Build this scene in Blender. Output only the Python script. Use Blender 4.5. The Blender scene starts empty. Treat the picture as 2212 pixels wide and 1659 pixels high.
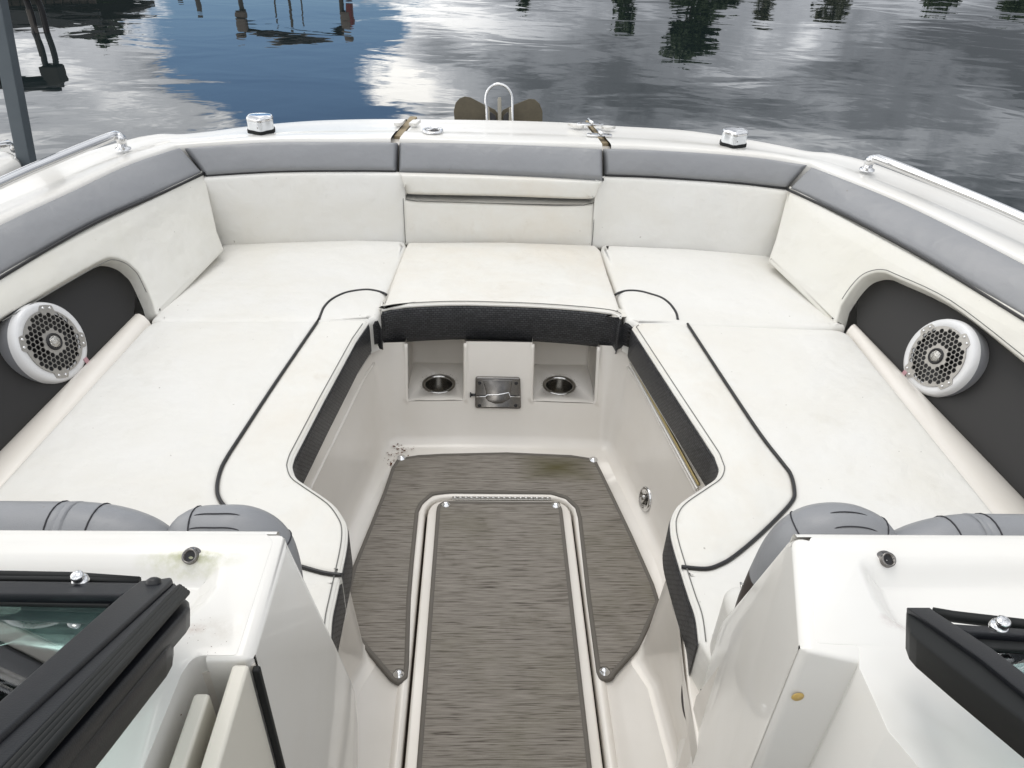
import bpy, math, random
import numpy as np
from mathutils import Vector
from mathutils.geometry import tessellate_polygon
random.seed(7); rng = np.random.RandomState(7)
SC = bpy.context.scene
rad = math.radians

# ------------------------------------------------------------------ camera
F = 1650.0                      # focal length in units of a 2212 x 1659 picture
def _rot(p, r, y):
    cp, sp, cy, sy, cr, sr = math.cos(p), math.sin(p), math.cos(y), math.sin(y), math.cos(r), math.sin(r)
    right = np.array([cy, sy, 0]); f0 = np.array([-sy, cy, 0])
    fwd = f0 * cp + np.array([0, 0, -sp]); down = -np.cross(right, fwd)
    return np.array([cr * right + sr * down, -sr * right + cr * down, fwd])
CM = _rot(rad(34.7), rad(-2.42), rad(-2.9)); CC = np.array([-.064, 0, 1.52])
cam = bpy.data.cameras.new('camera'); co = bpy.data.objects.new('camera', cam)
SC.collection.objects.link(co); SC.camera = co
from mathutils import Matrix
mr = Matrix.Identity(4)
for i in range(3):
    mr[i][0] = CM[0][i]; mr[i][1] = -CM[1][i]; mr[i][2] = -CM[2][i]; mr[i][3] = CC[i]
co.matrix_world = mr
cam.sensor_width = 36; cam.lens = 36 * F / 2212; cam.clip_start = .02; cam.clip_end = 3000

# ------------------------------------------------------------------ light
SUN_EL, SUN_AZ = rad(66), rad(335)      # azimuth clockwise from +Y (boat heading)
sd = Vector((math.sin(SUN_AZ) * math.cos(SUN_EL), math.cos(SUN_AZ) * math.cos(SUN_EL), math.sin(SUN_EL)))
sl = bpy.data.lights.new('sun', 'SUN'); sl.energy = .9; sl.angle = rad(28); sl.color = (1, .955, .89)
so = bpy.data.objects.new('sun', sl); SC.collection.objects.link(so)
so.rotation_euler = sd.to_track_quat('Z', 'Y').to_euler()
SC.view_settings.view_transform = 'Standard'; SC.view_settings.look = 'None'
SC.view_settings.gamma = 1; SC.view_settings.exposure = -0.02
SC.view_settings.use_curve_mapping = False
W = bpy.data.worlds.new('World'); SC.world = W; W.use_nodes = True

class NT:
    def __init__(s, tree): s.t = tree; s.n = tree.nodes; s.l = tree.links
    def new(s, typ, **kw):
        n = s.n.new(typ)
        for k, v in kw.items():
            if k == 'i':
                for kk, vv in v.items():
                    sock = n.inputs[kk]
                    if hasattr(vv, 'is_output') or isinstance(vv, bpy.types.NodeSocket): s.l.new(vv, sock)
                    else: sock.default_value = vv
            else: setattr(n, k, v)
        return n
    def math(s, op, a, b=0.0, c=0.0, clamp=False):
        n = s.n.new('ShaderNodeMath'); n.operation = op; n.use_clamp = clamp
        for i, v in enumerate((a, b, c)):
            if isinstance(v, bpy.types.NodeSocket): s.l.new(v, n.inputs[i])
            else: n.inputs[i].default_value = v
        return n.outputs[0]
    def ramp(s, fac, stops, interp='LINEAR'):
        n = s.n.new('ShaderNodeValToRGB'); n.color_ramp.interpolation = interp
        e = n.color_ramp.elements
        while len(e) < len(stops): e.new(.5)
        for el, (p, c) in zip(e, stops):
            el.position = p; el.color = tuple(c) + (1,) if not isinstance(c, (int, float)) else (c, c, c, 1)
        s.l.new(fac, n.inputs[0]); return n.outputs[0]
    def mix(s, f, a, b, blend='MIX'):
        n = s.n.new('ShaderNodeMix'); n.data_type = 'RGBA'; n.blend_type = blend
        for k, v in ((0, f), (6, a), (7, b)):
            if isinstance(v, bpy.types.NodeSocket): s.l.new(v, n.inputs[k])
            else: n.inputs[k].default_value = v if isinstance(v, (int, float)) else tuple(v) + (1,)
        return n.outputs[2]
    def noise(s, vec, scale, detail=4, rough=.55, dist=0.0):
        n = s.new('ShaderNodeTexNoise', i={'Scale': scale, 'Detail': detail, 'Roughness': rough, 'Distortion': dist})
        if vec is not None: s.l.new(vec, n.inputs['Vector'])
        return n.outputs[0]
    def mapping(s, vec, scale=(1, 1, 1), loc=(0, 0, 0), rot=(0, 0, 0)):
        n = s.new('ShaderNodeMapping'); n.inputs['Scale'].default_value = scale
        n.inputs['Location'].default_value = loc; n.inputs['Rotation'].default_value = rot
        s.l.new(vec, n.inputs[0]); return n.outputs[0]

def build_world():
    g = NT(W.node_tree); g.n.clear()
    out = g.new('ShaderNodeOutputWorld'); bg = g.new('ShaderNodeBackground')
    sky = g.new('ShaderNodeTexSky', sky_type='NISHITA', sun_disc=False)
    sky.sun_elevation = SUN_EL; sky.sun_rotation = SUN_AZ; sky.dust_density = .6; sky.ozone_density = 2.0
    tc = g.new('ShaderNodeTexCoord').outputs['Generated']
    sx = g.new('ShaderNodeSeparateXYZ', i={0: tc})
    x, y, z = sx.outputs
    zz = g.math('MAXIMUM', z, 0.0)
    # cloud deck: direction projected on a high plane
    den = g.math('ADD', zz, .16)
    cv = g.new('ShaderNodeCombineXYZ', i={0: g.math('DIVIDE', x, den), 1: g.math('DIVIDE', y, den)}).outputs[0]
    big = g.noise(g.mapping(cv, loc=(CLX, CLY, 0)), .55, 3, .5)
    det = g.noise(g.mapping(tc, scale=(1, 1, 2.6), loc=(3, 8, 0)), 4.2, 9, .6, .5)
    az = g.math('ARCTAN2', x, y)          # radians, + to starboard
    # broken clouds: one clear gap, off the port bow, clouds elsewhere
    wob = g.math('MULTIPLY', g.math('SUBTRACT', g.noise(g.mapping(tc, scale=(1, 1, 2.2), loc=(2, 6, 1)), 5.5, 6, .62), .5), .42)
    azw = g.math('ADD', az, wob)
    gap = g.math('SUBTRACT', 1.0, g.math('ABSOLUTE', g.math('DIVIDE', g.math('ADD', azw, .235), .155)), clamp=True)
    el = g.math('SUBTRACT', 1.0, g.math('ABSOLUTE', g.math('DIVIDE', g.math('SUBTRACT', z, .20), .20)), clamp=True)
    gap = g.math('MULTIPLY', g.math('POWER', gap, .55), g.math('POWER', el, .5))
    d = g.math('ADD', g.math('MULTIPLY', big, .55), g.math('MULTIPLY', det, .6))
    d = g.math('SUBTRACT', d, g.math('MULTIPLY', gap, .62))
    cover = g.ramp(d, [(.22, 0.), (.38, 1.)], 'EASE')
    # cloud brightness: sun lit on the port side, grey bases to starboard
    port = g.ramp(g.math('ADD', g.math('ADD', az, g.math('MULTIPLY', wob, .22)), .5), [(.20, .85), (.33, 1.0), (.385, 1.0), (.45, .42), (.60, .19), (.75, .18), (.9, .30)], 'EASE')
    shade = g.ramp(g.math('ADD', g.math('MULTIPLY', det, .6), g.math('MULTIPLY', big, .4)), [(.40, .24), (.47, .50), (.54, 1.0), (.60, 1.9)], 'EASE')
    br = g.math('MULTIPLY', port, shade)
    up = g.ramp(z, [(.28, 0.), (.7, 1.)], 'EASE')
    br = g.math('ADD', g.math('MULTIPLY', br, g.math('SUBTRACT', 1., up)), g.math('MULTIPLY', up, g.math('ADD', .25, g.math('MULTIPLY', shade, .22))))
    br = g.math('MINIMUM', br, 1.02)
    ccol = g.mix(g.math('MINIMUM', br, 1.0), (.86, .92, 1.03), (1.0, .98, .94))
    cloud = g.new('ShaderNodeVectorMath', operation='SCALE', i={0: ccol, 3: g.math('MULTIPLY', br, CLOUD)}).outputs[0]
    skys = g.new('ShaderNodeVectorMath', operation='SCALE', i={0: g.mix(1.0, sky.outputs[0], (.74, .86, .96), 'MULTIPLY'), 3: SKY}).outputs[0]
    col = g.mix(cover, skys, cloud)
    g.l.new(col, bg.inputs[0]); bg.inputs[1].default_value = .12
    g.l.new(bg.outputs[0], out.inputs[0])
CLX, CLY, CLOUD, SKY = 0.0, 0.0, 24.0, .9
build_world()

# ------------------------------------------------------------------ geometry helpers
def V(p): return np.array(p, float)
def P(u, v, z=None, y=None, x=None):
    d = CM.T @ np.array([(u - 1106) / F, (v - 829.5) / F, 1.])
    k, val = (2, z) if z is not None else ((1, y) if y is not None else (0, x))
    return CC + d * ((val - CC[k]) / d[k])
def unit(a): return a / (np.linalg.norm(a) + 1e-12)
class Fr:
    """a local plane: origin, two axes, normal"""
    def __init__(s, O, X, Y):
        s.O = V(O); s.X = unit(V(X)); s.N = unit(np.cross(s.X, V(Y))); s.Y = np.cross(s.N, s.X)
    def pt(s, x, y, h=0.): return s.O + s.X * x + s.Y * y + s.N * h
    def px(s, u, v):
        d = CM.T @ np.array([(u - 1106) / F, (v - 829.5) / F, 1.])
        t = ((s.O - CC) @ s.N) / (d @ s.N); q = CC + d * t - s.O
        return (q @ s.X, q @ s.Y)
    def loc(s, p):
        q = V(p) - s.O; return (q @ s.X, q @ s.Y)
def Z(z): return Fr((0, 0, z), (1, 0, 0), (0, 1, 0))
COL = SC.collection
def mesh_obj(name, verts, faces, mat=None, parent=None, smooth=True, mats=None, fm=None, bevel=None, solid=None, weld=False, seg=3, ang=35, harden=True):
    me = bpy.data.meshes.new(name); me.from_pydata([tuple(map(float, v)) for v in verts], [], [tuple(f) for f in faces]); me.update()
    o = bpy.data.objects.new(name, me); COL.objects.link(o)
    for m in (mats or [mat]): me.materials.append(m)
    if fm is not None: me.polygons.foreach_set('material_index', fm)
    if smooth: me.polygons.foreach_set('use_smooth', [True] * len(me.polygons))
    if weld: m = o.modifiers.new('weld', 'WELD'); m.merge_threshold = 1e-4
    if solid: m = o.modifiers.new('solid', 'SOLIDIFY'); m.thickness = solid; m.offset = -1
    if bevel:
        m = o.modifiers.new('bevel', 'BEVEL'); m.width = bevel; m.segments = seg; m.limit_method = 'ANGLE'; m.angle_limit = rad(ang)
        m.harden_normals = harden
    if parent is not None: o.parent = parent
    return o
def empty(name, loc=(0, 0, 0)):
    o = bpy.data.objects.new(name, None); o.empty_display_size = .1; COL.objects.link(o); return o
def tag(o, label=None, cat=None, group=None, kind=None):
    if label: o['label'] = label
    if cat: o['category'] = cat
    if group: o['group'] = group
    if kind: o['kind'] = kind
    return o
def area(p): return .5 * sum(p[i][0] * p[(i + 1) % len(p)][1] - p[(i + 1) % len(p)][0] * p[i][1] for i in range(len(p)))
def fillet(poly, r, n=6):
    """round the corners of a closed 2D polygon; r scalar or per-corner list"""
    m = len(poly); out = []
    rs = r if isinstance(r, (list, tuple)) else [r] * m
    for i in range(m):
        a, b, c = V(poly[i - 1]), V(poly[i]), V(poly[(i + 1) % m])
        la, lc = np.linalg.norm(a - b), np.linalg.norm(c - b)
        ua, uc = (a - b) / la, (c - b) / lc
        ang = math.acos(max(-1, min(1, ua @ uc)))
        if rs[i] <= 0 or ang > 3.1: out.append(b); continue
        l = min(rs[i] / math.tan(ang / 2), .48 * la, .48 * lc)
        p0, p1 = b + ua * l, b + uc * l
        for k in range(n + 1):
            t = k / n; out.append((1 - t) ** 2 * p0 + 2 * t * (1 - t) * b + t * t * p1)
    return out
def cr(pts, n=6, closed=False):
    """Catmull-Rom through points of any dimension"""
    p = [V(q) for q in pts]; m = len(p); out = []
    segs = m if closed else m - 1
    for i in range(segs):
        if closed: a, b, c, d = p[i - 1], p[i], p[(i + 1) % m], p[(i + 2) % m]
        else: a, b, c, d = p[max(i - 1, 0)], p[i], p[i + 1], p[min(i + 2, m - 1)]
        for k in range(n):
            t = k / n
            out.append(.5 * ((2 * b) + (c - a) * t + (2 * a - 5 * b + 4 * c - d) * t * t + (3 * b - a - 3 * c + d) * t ** 3))
    if not closed: out.append(p[-1])
    return out
def resample(pts, n):
    p = np.array([V(q) for q in pts]); s = np.r_[0, np.cumsum(np.linalg.norm(np.diff(p, axis=0), axis=1))]
    t = np.linspace(0, s[-1], n); return np.array([np.interp(t, s, p[:, k]) for k in range(p.shape[1])]).T
def offs(poly, d):
    """inset a CCW polygon by d, untangling corners tighter than d"""
    if abs(d) < 1e-9: return [V(p) for p in poly]
    out = _offs(poly, d); m = len(poly)
    if d < 0: return out
    E = [V(poly[(i + 1) % m]) - V(poly[i]) for i in range(m)]
    bad = [bool((out[(i + 1) % m] - out[i]) @ E[i] <= 1e-12) for i in range(m)]
    if not any(bad) or all(bad): return out
    s0 = next(i for i in range(m) if not bad[i]); i = 0
    while i < m:
        k = (s0 + i) % m
        if bad[k]:
            j = 0
            while bad[(k + j) % m]: j += 1
            ea, eb = E[k - 1], E[(k + j) % m]; pa, pb = out[k], out[(k + j) % m]
            # lines of the neighbouring good edges
            pa0 = V(poly[k - 1]) + V((-ea[1], ea[0])) / np.linalg.norm(ea) * d
            pb0 = V(poly[(k + j) % m]) + V((-eb[1], eb[0])) / np.linalg.norm(eb) * d
            den = ea[0] * eb[1] - ea[1] * eb[0]
            q = (pa + pb) / 2
            if abs(den) > 1e-9:
                w = pb0 - pa0; t = (w[0] * eb[1] - w[1] * eb[0]) / den; q2 = pa0 + ea * t
                if np.linalg.norm(q2 - q) < 3 * d: q = q2
            for a in range(j + 1): out[(k + a) % m] = q.copy()
            i += j
        i += 1
    return out
def _offs(poly, d):
    m = len(poly); out = []
    for i in range(m):
        a, b, c = V(poly[i - 1]), V(poly[i]), V(poly[(i + 1) % m])
        e1, e2 = unit(b - a), unit(c - b)
        n1, n2 = V((-e1[1], e1[0])), V((-e2[1], e2[0])); n = unit(n1 + n2)
        k = max(.35, n @ n1); out.append(b + n * d / k)
    return out
def clean(poly, eps=1e-4):
    out = []
    for p in poly:
        if not out or np.linalg.norm(V(p) - V(out[-1])) > eps: out.append(V(p))
    if np.linalg.norm(out[0] - out[-1]) < eps: out.pop()
    return out
def cap_faces(loops):
    """loops: list of lists of (index, 2D) -> triangles"""
    cl_ = []
    for lp in loops:
        q = []
        for it in lp:
            if not q or abs(it[1][0] - q[-1][1][0]) + abs(it[1][1] - q[-1][1][1]) > 2e-6: q.append(it)
        if len(q) > 1 and abs(q[0][1][0] - q[-1][1][0]) + abs(q[0][1][1] - q[-1][1][1]) <= 2e-6: q.pop()
        cl_.append(q)
    loops = cl_
    vs = [[Vector((p[0], p[1], 0)) for _, p in lp] for lp in loops]
    idx = [i for lp in loops for i, _ in lp]
    tri = tessellate_polygon(vs); res = []
    flat = [p for lp in loops for _, p in lp]
    for t in tri:
        a, b, c = (flat[k] for k in t)
        s = (b[0] - a[0]) * (c[1] - a[1]) - (b[1] - a[1]) * (c[0] - a[0])
        if abs(s) < 1e-12: continue
        res.append(tuple(idx[k] for k in (t if s > 0 else t[::-1])))
    return res
def slab(name, poly, fr, t, r, mat, parent=None, fil=0., puff=(), holes=(), bottom=False, n=6, k=4):
    """plate / cushion with a rounded top edge. holes: list of (poly, depth, slope width, fillet)"""
    poly = clean(fillet(poly, fil, n) if fil else poly)
    if area(poly) < 0: poly = poly[::-1]
    rings = [(0, -t), (0, -r)] + [(r * (1 - math.cos(a)), -r + r * math.sin(a)) for a in [math.pi / 2 * j / k for j in range(1, k + 1)]]
    rings += [(r + i, h) for i, h in puff]
    vs, fs = [], []; m = len(poly)
    for j, (ins, h) in enumerate(rings):
        q = offs(poly, ins)
        vs += [fr.pt(p[0], p[1], h) for p in q]
        if j:
            for i in range(m):
                i2 = (i + 1) % m; fs.append(((j - 1) * m + i, (j - 1) * m + i2, j * m + i2, j * m + i))
    H = rings[-1][1]; base = (len(rings) - 1) * m
    loops = [[(base + i, q[i]) for i in range(m)]]
    for hp, depth, sw, hf in holes:
        hp = clean(fillet(hp, hf, n) if hf else hp)
        if area(hp) < 0: hp = hp[::-1]
        mm = len(hp); b0 = len(vs); K = 6
        for j in range(K + 1):
            a = j / K; s = a * a * (3 - 2 * a)
            vs += [fr.pt(p[0], p[1], H - depth * s) for p in offs(hp, sw * a)]
            if j:
                for i in range(mm):
                    i2 = (i + 1) % mm; o = b0 + j * mm
                    fs.append((o - mm + i, o - mm + i2, o + i2, o + i))
        if depth > 0:
            qq = offs(hp, sw); fs += cap_faces([[(b0 + K * mm + i, qq[i]) for i in range(mm)]]) if depth < .2 else []
        loops.append([(b0 + i, hp[i]) for i in range(mm)])
    fs += cap_faces(loops)
    if bottom: fs += [f[::-1] for f in cap_faces([[(i, poly[i]) for i in range(m)]])]
    return mesh_obj(name, vs, fs, mat, parent)
def strip(name, poly, fr, prof, mat, parent=None, closed=True):
    """profile (inset, height) swept along a polygon outline"""
    poly = clean(poly)
    if closed and area(poly) < 0: poly = poly[::-1]
    m = len(poly); vs, fs = [], []
    if closed: rr = [offs(poly, i) for i, _ in prof]
    else:
        rr = []
        p = [V(q) for q in poly]
        for i0, _ in prof:
            q = []
            for i in range(m):
                e = unit(p[min(i + 1, m - 1)] - p[max(i - 1, 0)]); q.append(p[i] + V((-e[1], e[0])) * i0)
            rr.append(q)
    for q, (_, h) in zip(rr, prof): vs += [fr.pt(a[0], a[1], h) for a in q]
    for j in range(1, len(prof)):
        for i in range(m if closed else m - 1):
            i2 = (i + 1) % m; fs.append(((j - 1) * m + i, (j - 1) * m + i2, j * m + i2, j * m + i))
    return mesh_obj(name, vs, fs, mat, parent)
def tube(name, path, r, mat, parent=None, n=10, caps=True, flat=1.0, up=None, mats=None, msel=None):
    p = [V(q) for q in path]; m = len(p)
    rs = r if isinstance(r, (list, tuple, np.ndarray)) else [r] * m
    vs, fs = [], []; prev = None
    for i in range(m):
        t = unit(p[min(i + 1, m - 1)] - p[max(i - 1, 0)])
        if up is not None: a = unit(np.cross(V(up), t)); b = np.cross(t, a)
        else:
            if prev is None: prev = V((0, 0, 1)) if abs(t[2]) < .9 else V((1, 0, 0))
            a = unit(np.cross(prev, t)); b = np.cross(t, a); prev = b
        for k in range(n):
            w = 2 * math.pi * k / n; vs.append(p[i] + a * math.cos(w) * rs[i] + b * math.sin(w) * rs[i] * flat)
        if i:
            for k in range(n):
                k2 = (k + 1) % n; fs.append(((i - 1) * n + k, (i - 1) * n + k2, i * n + k2, i * n + k))
    if caps: fs.append(tuple(range(n))[::-1]); fs.append(tuple((m - 1) * n + k for k in range(n)))
    fm = None
    if msel: fm = [msel(vs[f[0]]) for f in fs]
    return mesh_obj(name, vs, fs, mat, parent, mats=mats, fm=fm)
def lathe(name, prof, O, N, mat, parent=None, n=32, X=None, sharp=None):
    N = unit(V(N)); X = unit(np.cross(N, (0, 0, 1) if abs(N[2]) < .9 else (1, 0, 0))) if X is None else unit(V(X)); Y = np.cross(N, X)
    vs, fs = [], []
    for j, (r, h) in enumerate(prof):
        for k in range(n):
            w = 2 * math.pi * k / n; vs.append(V(O) + X * math.cos(w) * r + Y * math.sin(w) * r + N * h)
        if j:
            for k in range(n):
                k2 = (k + 1) % n; fs.append(((j - 1) * n + k, (j - 1) * n + k2, j * n + k2, j * n + k))
    o = mesh_obj(name, vs, fs, mat, parent)
    return o
def loft(name, rows, mat, parent=None, flip=False, smooth=True, **kw):
    n = len(rows[0]); vs = [p for r in rows for p in r]; fs = []
    for j in range(1, len(rows)):
        for i in range(n - 1):
            f = ((j - 1) * n + i, (j - 1) * n + i + 1, j * n + i + 1, j * n + i); fs.append(f[::-1] if flip else f)
    return mesh_obj(name, vs, fs, mat, parent, smooth, **kw)
def pad(name, A, B, hint, t, mat, parent=None, r=.02, bulge=0., nu=60, nv=16, ends=(True, True), sides=(True, True)):
    """upholstered pad spanning from line A to line B, borders rounded down by t"""
    def dist_samples(n, L, r0, r1):
        k = 6; a = [r * (1 - math.cos(math.pi / 2 * j / k)) for j in range(k)]
        mid = np.linspace(r, L - r, n); return np.r_[a, mid, [L - q for q in a[::-1]]]
    LA = np.linalg.norm(np.diff(resample(A, 50), axis=0), axis=1).sum(); WB = np.linalg.norm(V(A[0]) + V(A[-1]) - V(B[0]) - V(B[-1])) / 2
    us = dist_samples(nu, LA, r, r) / LA; vv = dist_samples(nv, max(WB, 2.2 * r), r, r) / max(WB, 2.2 * r)
    a = np.array(resample(A, 400)); b = np.array(resample(B, 400)); s = np.linspace(0, 1, 400)
    ai = np.array([np.interp(us, s, a[:, k]) for k in range(3)]).T; bi = np.array([np.interp(us, s, b[:, k]) for k in range(3)]).T
    rows = []
    for v in vv: rows.append(ai * (1 - v) + bi * v)
    G = np.array(rows); du = np.gradient(G, axis=1); dv = np.gradient(G, axis=0)
    N = np.cross(du, dv); N /= np.linalg.norm(N, axis=2, keepdims=True) + 1e-12
    if (N.mean(axis=(0, 1)) @ V(hint)) < 0: N = -N; flip = True
    else: flip = False
    def f(d):
        d = np.clip(d / r, 0, 1); return np.sqrt(np.maximum(0, 1 - (1 - d) ** 2))
    du_ = np.minimum(us, 9) * LA; d0 = du_ if ends[0] else us * 0 + 9; d1 = (1 - us) * LA if ends[1] else us * 0 + 9
    e0 = vv * WB if sides[0] else vv * 0 + 9; e1 = (1 - vv) * WB if sides[1] else vv * 0 + 9
    fu = f(np.minimum(d0, d1)); fv = f(np.minimum(e0, e1))
    H = np.minimum(fu[None, :], fv[:, None])
    Bm = np.sin(np.pi * vv)[:, None] ** .8 * (np.clip(np.minimum(us, 1 - us) * LA / .15, 0, 1)[None, :] ** .5)
    G = G + N * ((-t + t * H) + bulge * Bm)[:, :, None]
    return loft(name, list(G), mat, parent, flip=flip)
def box(name, c, d, mat, parent=None, bevel=.003, ax=None, seg=2):
    X, Y, Zx = ax if ax else (V((1, 0, 0)), V((0, 1, 0)), V((0, 0, 1)))
    vs = [V(c) + X * a * d[0] / 2 + Y * b * d[1] / 2 + Zx * e * d[2] / 2 for a in (-1, 1) for b in (-1, 1) for e in (-1, 1)]
    fs = [(0, 1, 3, 2), (4, 6, 7, 5), (0, 4, 5, 1), (2, 3, 7, 6), (0, 2, 6, 4), (1, 5, 7, 3)]
    return mesh_obj(name, vs, fs, mat, parent, smooth=True, bevel=bevel, seg=seg)
def bar(name, p0, p1, w, h, mat, parent=None, up=(0, 0, 1), bevel=.003):
    p0, p1 = V(p0), V(p1); Y = unit(p1 - p0); X = unit(np.cross(Y, V(up))); Zx = np.cross(X, Y)
    return box(name, (p0 + p1) / 2, (w, np.linalg.norm(p1 - p0), h), mat, parent, bevel, (X, Y, Zx))
def circle(c, r, n=32): return [(c[0] + r * math.cos(2 * math.pi * k / n), c[1] + r * math.sin(2 * math.pi * k / n)) for k in range(n)]

# ------------------------------------------------------------------ materials
def mat(name, col, rough=.5, metal=0., coat=0., spec=.5, fn=None, **kw):
    m = bpy.data.materials.new(name); m.use_nodes = True; g = NT(m.node_tree); b = g.n['Principled BSDF']
    b.inputs['Base Color'].default_value = tuple(col) + (1,); b.inputs['Roughness'].default_value = rough
    b.inputs['Metallic'].default_value = metal; b.inputs['Coat Weight'].default_value = coat; b.inputs['Specular IOR Level'].default_value = spec
    for k, v in kw.items(): b.inputs[k.replace('_', ' ')].default_value = v
    if fn: fn(g, b, g.new('ShaderNodeTexCoord').outputs['Object'])
    return m
def bump(g, b, h, strength, dist): 
    n = g.new('ShaderNodeBump', i={'Strength': strength, 'Distance': dist, 'Height': h}); g.l.new(n.outputs[0], b.inputs['Normal']); return n
def f_gel(tint=(.755, .742, .705), dirt=(.66, .62, .55), amt=.5):
    def fn(g, b, tc):
        n1 = g.noise(tc, 3.2, 5, .6); n2 = g.noise(g.mapping(tc, loc=(4, 2, 1)), 60, 3, .6)
        c = g.mix(g.math('MULTIPLY', g.ramp(n1, [(.35, 0.), (.85, 1.)]), amt), tint, dirt)
        if amt < .55:
            for (cx, cy, rx, ry, colr, st) in STAINS:
                o = g.new('ShaderNodeSeparateXYZ', i={0: tc}).outputs
                ex = g.math('POWER', g.math('DIVIDE', g.math('SUBTRACT', o[0], cx), rx), 2.0); ey = g.math('POWER', g.math('DIVIDE', g.math('SUBTRACT', o[1], cy), ry), 2.0)
                e = g.math('SUBTRACT', 1.0, g.math('ADD', ex, ey), clamp=True)
                e = g.math('MULTIPLY', e, g.ramp(g.noise(tc, 90, 4, .7), [(.35, .15), (.65, 1.)])); c = g.mix(g.math('MULTIPLY', e, st), c, colr)
        g.l.new(c, b.inputs['Base Color'])
        b.inputs['Roughness'].default_value = .27; bump(g, b, g.noise(tc, 4, 1, .4), .08, .003)
    return fn
M = {}
STAINS = [(-.349, .541, .028, .0075, (.22, .24, .06), 1.0), (-.352, .536, .06, .016, (.50, .50, .33), .7), (-.322, .452, .014, .007, (.40, .26, .20), .6), (.338, .462, .020, .012, (.45, .36, .34), .6), (-.30, .45, .03, .02, (.5, .45, .38), .35)]
M['gel'] = mat('gelcoat', (.8, .8, .78), .2, coat=.3, fn=f_gel())
M['gel2'] = mat('cockpit_gelcoat', (.74, .71, .67), .25, coat=.25, fn=f_gel((.75, .712, .655), (.62, .575, .50), .6))
def f_vinyl(base, stain, amt, sc=1.0):
    def fn(g, b, tc):
        n1 = g.noise(tc, 2.3 * sc, 5, .65, .4); n2 = g.noise(g.mapping(tc, loc=(9, 3, 5)), 7 * sc, 5, .6)
        c = g.mix(g.math('MULTIPLY', g.ramp(n1, [(.42, 0.), (.78, 1.)]), amt), base, stain)
        c = g.mix(g.math('MULTIPLY', g.ramp(n2, [(.62, 0.), (.82, 1.)]), amt * .9), c, tuple(q * .8 for q in stain))
        sp = g.ramp(g.noise(g.mapping(tc, loc=(2, 2, 8)), 75, 1, .5), [(.80, 0.), (.83, 1.)])
        c = g.mix(g.math('MULTIPLY', sp, .5), c, (.16, .13, .09))
        g.l.new(c, b.inputs['Base Color'])
        h = g.math('ADD', g.math('MULTIPLY', g.noise(tc, 520, 2, .6), .0016), g.math('ADD', g.math('MULTIPLY', g.noise(g.mapping(tc, loc=(5, 1, 2)), 5.5, 3, .5), .075), g.math('MULTIPLY', g.noise(g.mapping(tc, loc=(1, 4, 2)), 21, 2, .5, .8), .008)))
        bump(g, b, h, .55, .35)
    return fn
M['vinyl'] = mat('white_vinyl', (.76, .76, .74), .42, fn=f_vinyl((.715, .703, .665), (.64, .60, .50), .45))
M['vinyl_old'] = mat('white_vinyl_stained', (.76, .75, .7), .42, fn=f_vinyl((.72, .705, .655), (.63, .55, .43), .45, 1.6))
M['vinyl_side'] = mat('cream_vinyl', (.74, .73, .65), .4, fn=f_vinyl((.72, .705, .652), (.66, .63, .52), .45))
M['grey'] = mat('grey_vinyl', (.27, .28, .32), .38, fn=f_vinyl((.238, .244, .255), (.285, .285, .287), .5))
M['pipe'] = mat('black_piping', (.012, .012, .013), .35)
M['stitch'] = mat('stitch_thread', (.16, .16, .15), .8)
M['stitchd'] = mat('dark_thread', (.03, .03, .035), .8)
M['panel'] = mat('black_panel_vinyl', (.014, .013, .012), .55)
def f_weave(g, b, tc):
    u = g.new('ShaderNodeUVMap').outputs[0]
    br = g.new('ShaderNodeTexBrick', offset=.5, i={'Vector': u, 'Scale': 1.0, 'Mortar Size': .0013, 'Mortar Smooth': .6, 'Brick Width': .0125, 'Row Height': .0068, 'Color1': (.062, .064, .068, 1), 'Color2': (.032, .033, .036, 1), 'Mortar': (.006, .006, .007, 1)})
    g.l.new(br.outputs[0], b.inputs['Base Color'])
    h = g.math('SUBTRACT', 1.0, br.outputs[1]); bump(g, b, h, 1.0, .0025)
M['weave'] = mat('black_basketweave', (.03, .03, .03), .42, fn=f_weave)
def f_mat(g, b, tc):
    a = g.noise(g.mapping(tc, scale=(11.0, 260, 1)), 1.0, 2, .7)
    a2 = g.noise(g.mapping(tc, scale=(13, 480, 1), loc=(3, 3, 0)), 1.0, 2, .7)
    fine = g.noise(g.mapping(tc, scale=(520, 210, 1)), 1.0, 1, .5)
    s = g.math('ADD', g.math('MULTIPLY', a, .6), g.math('MULTIPLY', a2, .4))
    c = g.ramp(s, [(.36, (.055, .046, .037)), (.43, (.15, .133, .112)), (.49, (.225, .204, .176)), (.64, (.30, .276, .24))])
    c = g.mix(g.math('MULTIPLY', fine, .3), c, (.14, .13, .12))
    ox = g.new('ShaderNodeSeparateXYZ', i={0: tc}).outputs
    d1 = g.math('ABSOLUTE', g.math('DIVIDE', g.math('SUBTRACT', ox[0], .17), .13)); d2 = g.math('ABSOLUTE', g.math('DIVIDE', g.math('SUBTRACT', ox[1], 1.74), .07))
    spot = g.math('SUBTRACT', 1.0, g.math('MAXIMUM', d1, d2), clamp=True)
    c = g.mix(g.math('MULTIPLY', spot, .9), c, (.07, .062, .02))
    alg = g.ramp(g.noise(g.mapping(tc, loc=(.4, .2, 0)), 3.3, 4, .6), [(.5, 0.), (.72, 1.)])
    c = g.mix(g.math('MULTIPLY', alg, .30), c, (.10, .095, .05))
    st = g.ramp(g.noise(g.mapping(tc, loc=(2.4, 5.2, 0)), 9, 4, .6), [(.62, 0.), (.8, 1.)])
    c = g.mix(g.math('MULTIPLY', st, .5), c, (.06, .05, .035))
    g.l.new(c, b.inputs['Base Color']); bump(g, b, g.math('ADD', s, g.math('MULTIPLY', fine, .3)), .7, .003)
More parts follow.
